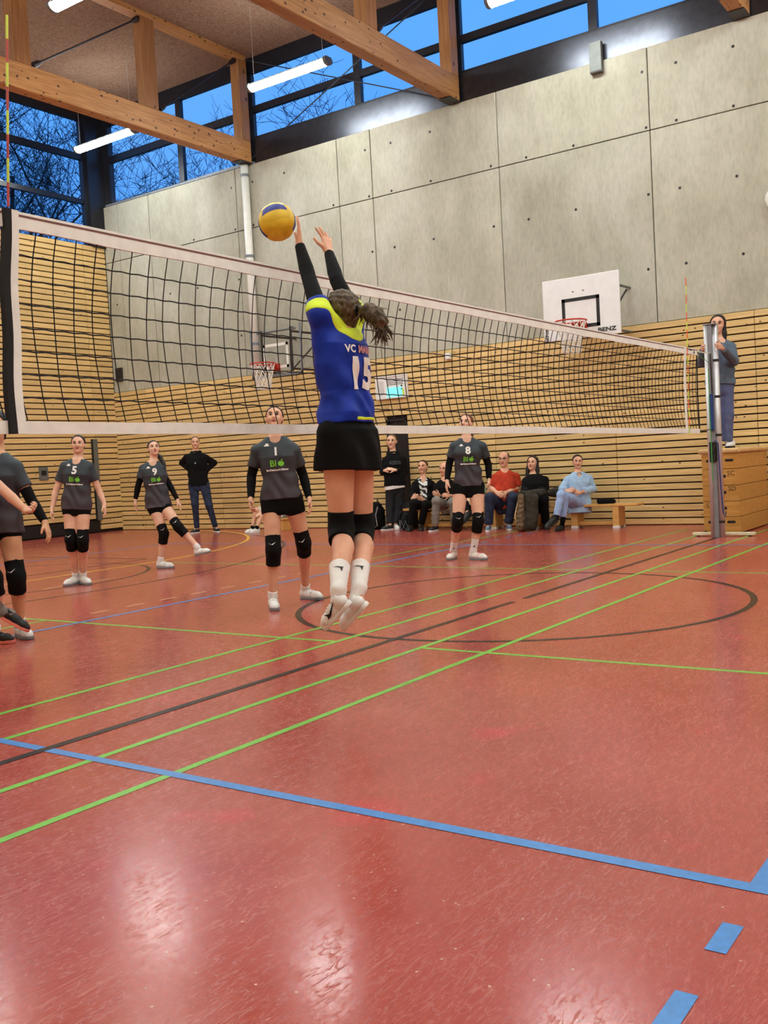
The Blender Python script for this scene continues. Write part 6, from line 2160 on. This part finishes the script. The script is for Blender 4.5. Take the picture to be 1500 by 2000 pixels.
# --- the blocker at the net
p = person('spiker', 'jumping player in blue and neon jersey 15 seen from behind, arms raised at the net', dict(
    raised=True, h=0.005, hairh=0.0042, g=0.98, head=0.232, skin='warm', face=True, hair='light', hairline=0.55, thigh=1.10, calf=1.05, hipw=0.165, hipd=0.13, chestw=0.15, waistw=0.125, waistd=0.088, minsw=0.16,
    tail=[(0.0, -0.095, 0.03, 0.026), (0.0, -0.135, 0.030, 0.022), (0.01, -0.175, 0.030, 0.040), (0.015, -0.215, 0.012, 0.046), (0.01, -0.25, -0.02, 0.040), (0.01, -0.265, -0.055, 0.020)],
    tailnoise=0.0035, scrunchie=(0, -0.118, 0.030, 0.030), strands=170,
    top=dict(mat=M['blue_jersey'], h=0.005, hem=0.055, inf=0.014, sleeve=0.30, sr=(0.062, 0.066), lat=True, loose=0.010, wrinkle=0.006, hemw=-0.012, noise=0.003, yoke=0.088, yoke_mat=M['neon'], hemband=True, hemband_from=-0.075, name='jersey', neckr=0.058),
    arm_sleeve=dict(A=(0.15, 0.96), B=(0.15, 0.95)),
    bottom=dict(kind='skirtish', mat=M['black_sport'], hem=-0.195, w=0.185, d=0.165, waist=0.085, tilt=0.04),
    kneepads=True, padr=0.070, padu=0.10, padd=0.095, padbulge=False,
    socks=dict(mat=M['white_knit'], len=0.17, r=0.053, mark=True, ms=0.9), shoes=dict(mat=M['shoe_white'], sole=M['shoe_white']),
    hands=dict(A=dict(n=(-0.6, 0.8, 0.05), curl=0.10, spread=0.25, thumb=0.6, t=(0.8, 0.5, 0)), B=dict(n=(0.1, 1, 0.0), curl=0.10, spread=1.15, thumb=1.5, t=(-1, 0, 0), bend=(0.06, 0.12, 0.28, 0.35)))))
vw = p['fr']
rt = np.cross(vw, p['up'])
cb = lambda u, z: p['pel'] + rt * u + p['up'] * z - p['fr'] * 0.1
decal('number', text_mesh('15', 0.222, 0.010, 0.9), p['trees']['top'], cb(0.0, 0.303), rt, p['up'], vw, M['white_print'], p['shirt'], 0.004)
decal('lettering', text_mesh('VC', 0.054, 0.002, 0.9), p['trees']['top'], cb(-0.075, 0.436), rt, p['up'], vw, M['white_print'], p['shirt'], 0.004)
decal('lettering', text_mesh('MAINA', 0.054, 0.002, 0.85), p['trees']['top'], cb(0.05, 0.436), rt, p['up'], vw, M['pink_print'], p['shirt'], 0.004)
# swoosh on the outer side of the left shoe
H_, T_, u_ = p['F']['A']
fd = unit(T_ - H_)
yy = np.cross(u_, fd)
sg = 1 if yy @ (V3(CAM) - H_) > 0 else -1
tk = [(0.105, 0.038), (0.125, 0.032), (0.15, 0.034), (0.075, 0.062), (0.03, 0.088), (0.07, 0.058), (0.115, 0.046), (0.105, 0.056), (0.098, 0.05)]
tk = [(0.165, 0.052), (0.135, 0.034), (0.155, 0.028), (0.175, 0.034), (0.10, 0.052), (0.045, 0.080)]
tk = [(0.150, 0.058), (0.137, 0.044), (0.146, 0.033), (0.118, 0.036), (0.04, 0.070), (0.118, 0.047), (0.135, 0.052)]
m = MB()
for a, b in tk:
    b = 0.045 + (b - 0.045) * 1.35 + 0.002
    ww_ = 0.0395 - max(0, b - 0.045) * 0.35
    m.v.append(tuple(H_ + fd * a + u_ * b + yy * sg * (ww_ + 0.003)))
m.f = [(0, 1, 6), (1, 2, 3), (1, 3, 5), (1, 5, 6), (3, 4, 5)]
sw_ = m.build('shoe_mark', M['black_paint'], [c for c in p['root'].children if c.name.startswith('shoe')][0])
sw_.matrix_parent_inverse = [c for c in p['root'].children if c.name.startswith('shoe')][0].matrix_basis.inverted()
sw_.location = -Vector(p['root'].location)

# --- players in grey across the net
P_BASE = dict(top=JERSEY, bottom=SHORTS, kneepads=True, padlogo=True, shoes=PLAYER_SHOES, hair='brown')
p = person('five', 'player in grey jersey 5 standing with arms hanging in the back court', dict(P_BASE, g=0.94, skin='fair', hair='black', socks=dict(mat=M['white_knit'], len=0.05), top=dict(JERSEY, hem=-0.06, hemw=0.0)))
front_prints(p, '5', nz=0.74)
p = person('nine', 'player in grey jersey 9 swinging one foot forward, dark braid over the shoulder', dict(
    P_BASE, g=0.92, skin='fair', hair='black', minsw=0.14, socks=dict(mat=M['white_knit'], len=0.05), arm_sleeve=dict(A=(0.5, 0.97), B=(0.5, 0.97)), top=dict(JERSEY, hem=-0.045, hemw=0.01),
    tail=[(-0.03, -0.085, -0.05, 0.03), (-0.085, -0.06, -0.12, 0.028), (-0.115, -0.02, -0.22, 0.024), (-0.125, 0.0, -0.30, 0.015)]))
front_prints(p, '9', nz=0.74, x=0.01)
p = person('libero', 'libero in grey jersey looking up under the bottom tape, black arm sleeves', dict(
    P_BASE, g=0.96, skin='light', hair='brown', h=0.0068, arm_sleeve=dict(A=(0.5, 0.97), B=(0.5, 0.97)), socks=dict(mat=M['white_knit'], len=0.045), top=dict(JERSEY, hem=-0.0, hemw=0.005, hemtilt=(0, 0, 0)), bottom=dict(SHORTS, len=0.30), hands=dict(A=dict(curl=0.8), B=dict(curl=0.5))))
front_prints(p, '1', nz=0.74, num_size=0.09)
dk = Field(p['pel'] - 0.4, p['pel'] + 0.6, 0.008)
p = person('eight', 'player in grey jersey 8 waiting with knees bent, red-laced shoes', dict(
    P_BASE, g=0.98, skin='fair', hair='auburn', thigh=1.06, arm_sleeve=dict(A=(0.5, 0.97), B=(0.5, 0.97)), socks=dict(mat=M['white_knit'], len=0.15, r=0.041, tri=True), top=dict(JERSEY, hem=-0.0, hemw=0.0, bust=True), bottom=dict(SHORTS, len=0.26),
    shoes=dict(mat=M['shoe_red'], sole=M['gum'], lace=M['red_lace'], stripes=M['red_lace']),
    tail=[(0.02, -0.10, 0.0, 0.03), (-0.05, -0.10, -0.07, 0.026), (-0.07, -0.08, -0.14, 0.018)]))
front_prints(p, '8', nz=0.72)
p = person('partial', 'player in grey jersey cut by the left edge, black sleeve and knee pad', dict(P_BASE, g=1.0, skin='tan', hair='black', arm_sleeve=dict(B=(0.62, 0.97)), socks=dict(mat=M['white_knit'], len=0.06), top=dict(JERSEY, hem=-0.08, hemw=0.01)))
front_prints(p, '13', nz=0.72)
p = person('walker', 'teammate stepping in from the left edge in coral-soled black shoes', dict(
    g=0.98, skin='light', hair='brown', face=False, top=dict(JERSEY, mat=M['blue_jersey'], hem=-0.05), bottom=dict(SHORTS), kneepads=True, socks=dict(mat=M['grey_sock'], len=0.10), shoes=dict(mat=M['shoe_black'], sole=M['coral'], lace=M['black_cord']), hands=dict(B=dict(curl=1.0), A=dict(curl=0.6))))

# --- people along the wall
p = person('coach', 'man in black hoodie and dark jeans standing by the wall, hands in pockets', dict(
    man=True, g=1.08, skin='light', hair='grey', hairstyle='crop', top=dict(mat=M['black_cloth'], hem=-0.03, inf=0.02, sleeve=1.93, sr=(0.066, 0.044), loose=0.01, hood=True, name='hoodie', collar=False),
    bottom=dict(kind='pants', mat=M['denim'], leg=(0.062, 0.048), waist=0.06), shoes=dict(mat=M['shoe_black'], sole=M['shoe_white'], stripes=M['shoe_white']), waistw=0.15, chestw=0.17))
decal('chest_mark', ([(-0.014, -0.012), (0.014, -0.012), (0, 0.016)], [(0, 1, 2)]), p['trees']['top'], p['pel'] + p['up'] * p['T'] * 0.66 + p['fr'] * 0.1, np.cross(-p['fr'], p['up']), p['up'], -p['fr'], M['white_print'], p['shirt'])
m = MB()
p = person('boy', 'boy in black lettered hoodie standing by the dark doorway, white hem showing', dict(
    man=True, g=0.98, skin='fair', hair='light', hairstyle='short', top=dict(mat=M['black_cloth'], hem=0.02, inf=0.03, sleeve=1.92, sr=(0.07, 0.05), loose=0.02, hood=True, name='hoodie', collar=False),
    bottom=dict(kind='pants', mat=fabric('black_denim', (34, 34, 38), 0.85, 0.15), leg=(0.076, 0.066), waist=0.06),
    shoes=dict(A=dict(mat=M['shoe_black'], sole=M['shoe_white'], stripes=M['shoe_white']), B=dict(mat=M['shoe_white'], sole=M['shoe_white'])), hands=dict(A=dict(curl=0.9), B=dict(curl=0.9))))
vw = -p['fr']
decal('lettering', text_mesh('KEDS', 0.085, 0.003, 1.0), p['trees']['top'], p['pel'] + p['up'] * p['T'] * 0.70 + p['fr'] * 0.1, np.cross(vw, p['up']), p['up'], vw, M['dark_print'], p['shirt'])
q = Field(p['pel'] - 0.35, p['pel'] + 0.35, 0.007)
q.loft(p['pel'], p['up'], p['side'], p['fr'], [(-0.045, 0.185, 0.145), (0.10, 0.175, 0.135)], wr=lambda u, v, w: 0.004 * np.sin(u * 40))
q.half(p['pel'] - p['up'] * 0.03, -p['up'] + p['side'] * 0.12)
link('undershirt', q.mesh('undershirt', M['white_knit']), p['root'])

SIT = dict(seated=True, hands=dict(A=dict(curl=0.75), B=dict(curl=0.75)))
person('woman_striped', 'seated woman in black cardigan over a zebra blouse, beside the backpacks', dict(
    SIT, g=0.94, skin='light', hair='brown', top=dict(mat=M['zebra'], hem=-0.08, inf=0.016, sleeve=1.9, sr=(0.058, 0.042), vneck=0.05, name='blouse', open=M['black_cloth']),
    bottom=dict(kind='pants', mat=M['black_cloth'], leg=(0.07, 0.06)), shoes=dict(mat=M['shoe_black'], sole=M['black_rubber'], lace=M['black_cord'])))
person('man_grey_jeans', 'seated man in black top and grey jeans half hidden by player 8', dict(
    SIT, man=True, g=1.02, skin='warm', hair='grey', hairstyle='crop', bald=True, top=dict(mat=M['black_cloth'], hem=-0.06, inf=0.016, sleeve=0.95, sr=(0.064, 0.062)),
    bottom=dict(kind='pants', mat=M['grey_denim'], leg=(0.068, 0.054)), shoes=dict(mat=M['shoe_black'], sole=M['shoe_white'], lace=M['black_cord'])))
person('person_green', 'seated person in pale green top almost hidden behind player 8', dict(
    SIT, g=0.92, skin='light', hair='brown', top=dict(mat=M['green_top'], hem=-0.06, sleeve=0.8), bottom=dict(kind='pants', mat=M['black_cloth'], leg=(0.066, 0.056)), shoes=dict(mat=M['shoe_black'], sole=M['black_rubber'], lace=M['black_cord'])))
person('man_red', 'seated man in rust red tee and glasses, hands folded', dict(
    SIT, man=True, g=1.06, skin='warm', hair='grey', hairstyle='crop', bald=True, glasses=True, waistw=0.17, waistd=0.14, top=dict(mat=M['red_tee'], hem=-0.06, inf=0.016, sleeve=0.85, sr=(0.068, 0.068), loose=0.01, name='tee'),
    bottom=dict(kind='pants', mat=M['denim'], leg=(0.074, 0.064)), shoes=dict(mat=M['shoe_blue'], sole=M['shoe_white'])))
pb = person('woman_black', 'seated woman in black with long black hair and a coat on her lap', dict(
    SIT, g=0.98, skin='light', hair='black', hairstyle='long', top=dict(mat=M['black_cloth'], hem=-0.08, inf=0.02, sleeve=1.85, sr=(0.064, 0.05), loose=0.012, name='sweater', collar=False),
    bottom=dict(kind='pants', mat=M['black_cloth'], leg=(0.074, 0.068)), shoes=dict(mat=M['shoe_black'], sole=M['black_rubber'], lace=M['black_cord'])))
person('woman_blue', 'seated woman in light blue sweater and jeans, legs crossed in black boots', dict(
    SIT, g=0.96, skin='light', hair='black', top=dict(mat=M['sky_knit'], hem=-0.13, inf=0.02, sleeve=1.72, sr=(0.066, 0.052), loose=0.02, vneck=0.06, name='sweater'),
    bottom=dict(kind='pants', mat=M['light_denim'], leg=(0.064, 0.052), to=0.85), socks=dict(mat=M['black_cloth'], len=0.12, r=0.05), shoes=dict(mat=M['shoe_black'], sole=M['black_rubber'], lace=M['black_cord'])))
person('child', 'child in pale shorts and white trainers sitting behind the libero', dict(
    SIT, g=0.86, skin='fair', hair='light', hairstyle='short', top=dict(mat=M['grey_sock'], hem=-0.06, sleeve=0.8), bottom=dict(kind='wide', mat=M['pale_shorts'], len=0.9), socks=dict(mat=M['black_cloth'], len=0.03), shoes=dict(mat=M['shoe_white'], sole=M['shoe_white'])))
person('referee', 'girl in slate sweatshirt and joggers standing on the vaulting box at the post', dict(
    g=0.98, skin='light', hair='black', hairstyle='long', hairlen=0.16, base_z=1.113, top=dict(mat=M['ref_top'], hem=-0.0, inf=0.026, sleeve=1.9, sr=(0.068, 0.05), loose=0.02, name='sweatshirt', wrinkle=0.006),
    bottom=dict(kind='pants', mat=M['ref_pants'], leg=(0.082, 0.068), waist=0.06), socks=dict(mat=M['white_knit'], len=0.03), shoes=dict(mat=M['shoe_white'], sole=M['black_rubber'], lace=M['shoe_black']),
    hands=dict(A=dict(curl=0.85, n=(0.0, -1, 0.0), t=(0, 0, 1)), B=dict(curl=0.85, n=(0.0, 1, 0.0), t=(0, 0, 1)))))

# ================================================================== COATS AND BAGS


def blob(name, label, cat, mat, prims, h=0.008, noise=0.003, nf=1.4, half=None, group=None):
    pts = np.array([q[i] for q in prims for i in (0, 1)])
    r = max(max(q[2], q[3]) for q in prims)
    f = Field(pts.min(0) - r - 0.03, pts.max(0) + r + 0.03, h)
    for a, b, ra, rb in prims:
        f.cone(a, b, ra, rb, 0.04)
    f.noise(noise, nf)
    for hf in half or []:
        f.half(*hf)
    root = empty(name, (float(pts[:, 0].mean()), float(pts[:, 1].mean()), float(max(0, pts[:, 2].min() - r))))
    tag(root, label, cat, group)
    link('body', f.mesh('body', mat), root)
    return root


KA, KB = pb['J']['knA'], pb['J']['knB']
mid = (KA + KB) / 2
M['coat'] = fabric('olive_black_coat', (54, 50, 42), 0.9, 0.2)
M['fur'] = hair_mat('brown_fur', (52, 38, 24), (120, 94, 62))
fl0 = lambda v, z: V3((v[0], v[1], z))
c = blob('coat', 'dark olive coat with brown lining draped over the black-clad woman\'s knees', 'coat', M['coat'],
         [(KA + V3((-0.03, -0.02, 0.08)), KB + V3((-0.02, 0, 0.09)), 0.05, 0.06), (mid + V3((-0.10, 0, 0.04)), fl0(mid + V3((-0.16, 0.03, 0)), 0.07), 0.06, 0.085),
          (mid + V3((-0.09, -0.10, 0.03)), fl0(mid + V3((-0.15, -0.06, 0)), 0.06), 0.055, 0.07), (KB + V3((0.1, -0.08, 0.08)), KB + V3((0.28, -0.14, 0.10)), 0.06, 0.075)], 0.008, 0.010, 0.62, [((0, 0, 0.008), (0, 0, -1))])
q = Field(mid - 0.6, mid + 0.4, 0.008)
e0, e1 = mid + V3((-0.17, 0.10, 0.05)), fl0(mid + V3((-0.25, 0.10, 0)), 0.07)
q.cone(e0, e1, 0.05, 0.07)
q.noise(0.005, 3)
q.half((0, 0, 0.01), (0, 0, -1))
link('fur_lining', q.mesh('fur_lining', M['fur']), c)
sa = MB().tube([tuple(mid + V3((-0.16, 0.16, 0.0))), tuple(fl0(mid + V3((-0.28, 0.17, 0)), 0.25)), tuple(fl0(mid + V3((-0.27, 0.14, 0)), 0.03))], 0.008, 6).build('piping', M['pale_wood'], c)
blob('jacket', 'small black jacket lying on the bench beside the woman in light blue', 'jacket', M['black_cloth'], [((7.05, 2.22, 0.41), (7.12, 2.02, 0.40), 0.045, 0.035)], 0.008, 0.004, 2.0, [((0, 0, 0.366), (0, 0, -1))])


def backpack(x, y, s, label, mat, lean):
    c0 = V3((x, y, 0))
    f = Field(c0 + V3((-0.25, -0.25, -0.02)), c0 + V3((0.3, 0.25, 0.58)), 0.008)
    f.loft(c0, (lean, 0, 1), (0, 1, 0), (-1, 0, 0), [(0.0, 0.15 * s, 0.11 * s), (0.12, 0.165 * s, 0.13 * s, 0, 0.01), (0.32 * s, 0.155 * s, 0.11 * s), (0.44 * s, 0.11 * s, 0.07 * s), (0.48 * s, 0.04, 0.03)], 0.02)
    f.loft(c0, (lean, 0, 1), (0, 1, 0), (-1, 0, 0), [(0.03, 0.12 * s, 0.05, 0, 0.12 * s), (0.20 * s, 0.12 * s, 0.05, 0, 0.12 * s), (0.25 * s, 0.08, 0.03, 0, 0.10 * s)], 0.03)
    f.noise(0.003, 1.5, x)
    f.half((0, 0, 0.004), (0, 0, -1))
    root = empty('backpack', (x, y, 0))
    tag(root, label, 'backpack', 'backpacks by the doorway')
    link('body', f.mesh('body', mat), root)
    MB().tube([(x + lean * 0.45, y - 0.03, 0.46 * s), (x + lean * 0.5 - 0.02, y, 0.53 * s), (x + lean * 0.45, y + 0.03, 0.46 * s)], 0.009, 6).build('carry_loop', M['black_cord'], root)
    for sg in (-1, 1):
        MB().tube([(x - 0.09 * s + lean * 0.4, y + sg * 0.07, 0.43 * s), (x - 0.20 * s + lean * 0.2, y + sg * 0.10, 0.26 * s), (x - 0.17 * s, y + sg * 0.12, 0.06)], 0.012, 6).build('strap', M['grey_sock'] if sg < 0 else M['black_cord'], root)
    MB().tube([(x - 0.175 * s, y - 0.09, 0.05), (x - 0.178 * s, y + 0.0, 0.052), (x - 0.17 * s, y + 0.09, 0.05)], 0.008, 6).build('reflector', M['zinc'], root)
    return root


backpack(7.22, 6.50, 1.0, 'black backpack with grey straps leaning left of the boy\'s legs', M['black_cloth'], 0.12)
backpack(7.20, 5.78, 0.98, 'plain black backpack between the boy and the zebra-blouse woman', fabric('black_nylon', (24, 24, 27), 0.6, 0.1), 0.12)
b_ = blob('net_bag', 'black mesh bag standing between the zebra-blouse woman\'s boots', 'bag', M['black_cloth'], [((6.72, 5.58, 0.09), (6.78, 5.58, 0.22), 0.08, 0.06)], 0.008, 0.002, 2, [((0, 0, 0.004), (0, 0, -1))])
m = MB()
for k in range(8):
    a = 2 * PI * k / 8
    for sg in (1, -1):
        m.tube([(6.72 + 0.086 * math.cos(a + sg * j * 0.3), 5.58 + 0.086 * math.sin(a + sg * j * 0.3), 0.02 + j * 0.055) for j in range(4)], 0.003, 4)
tag(m.build('mesh_cover', M['zinc'], b_), kind='stuff')
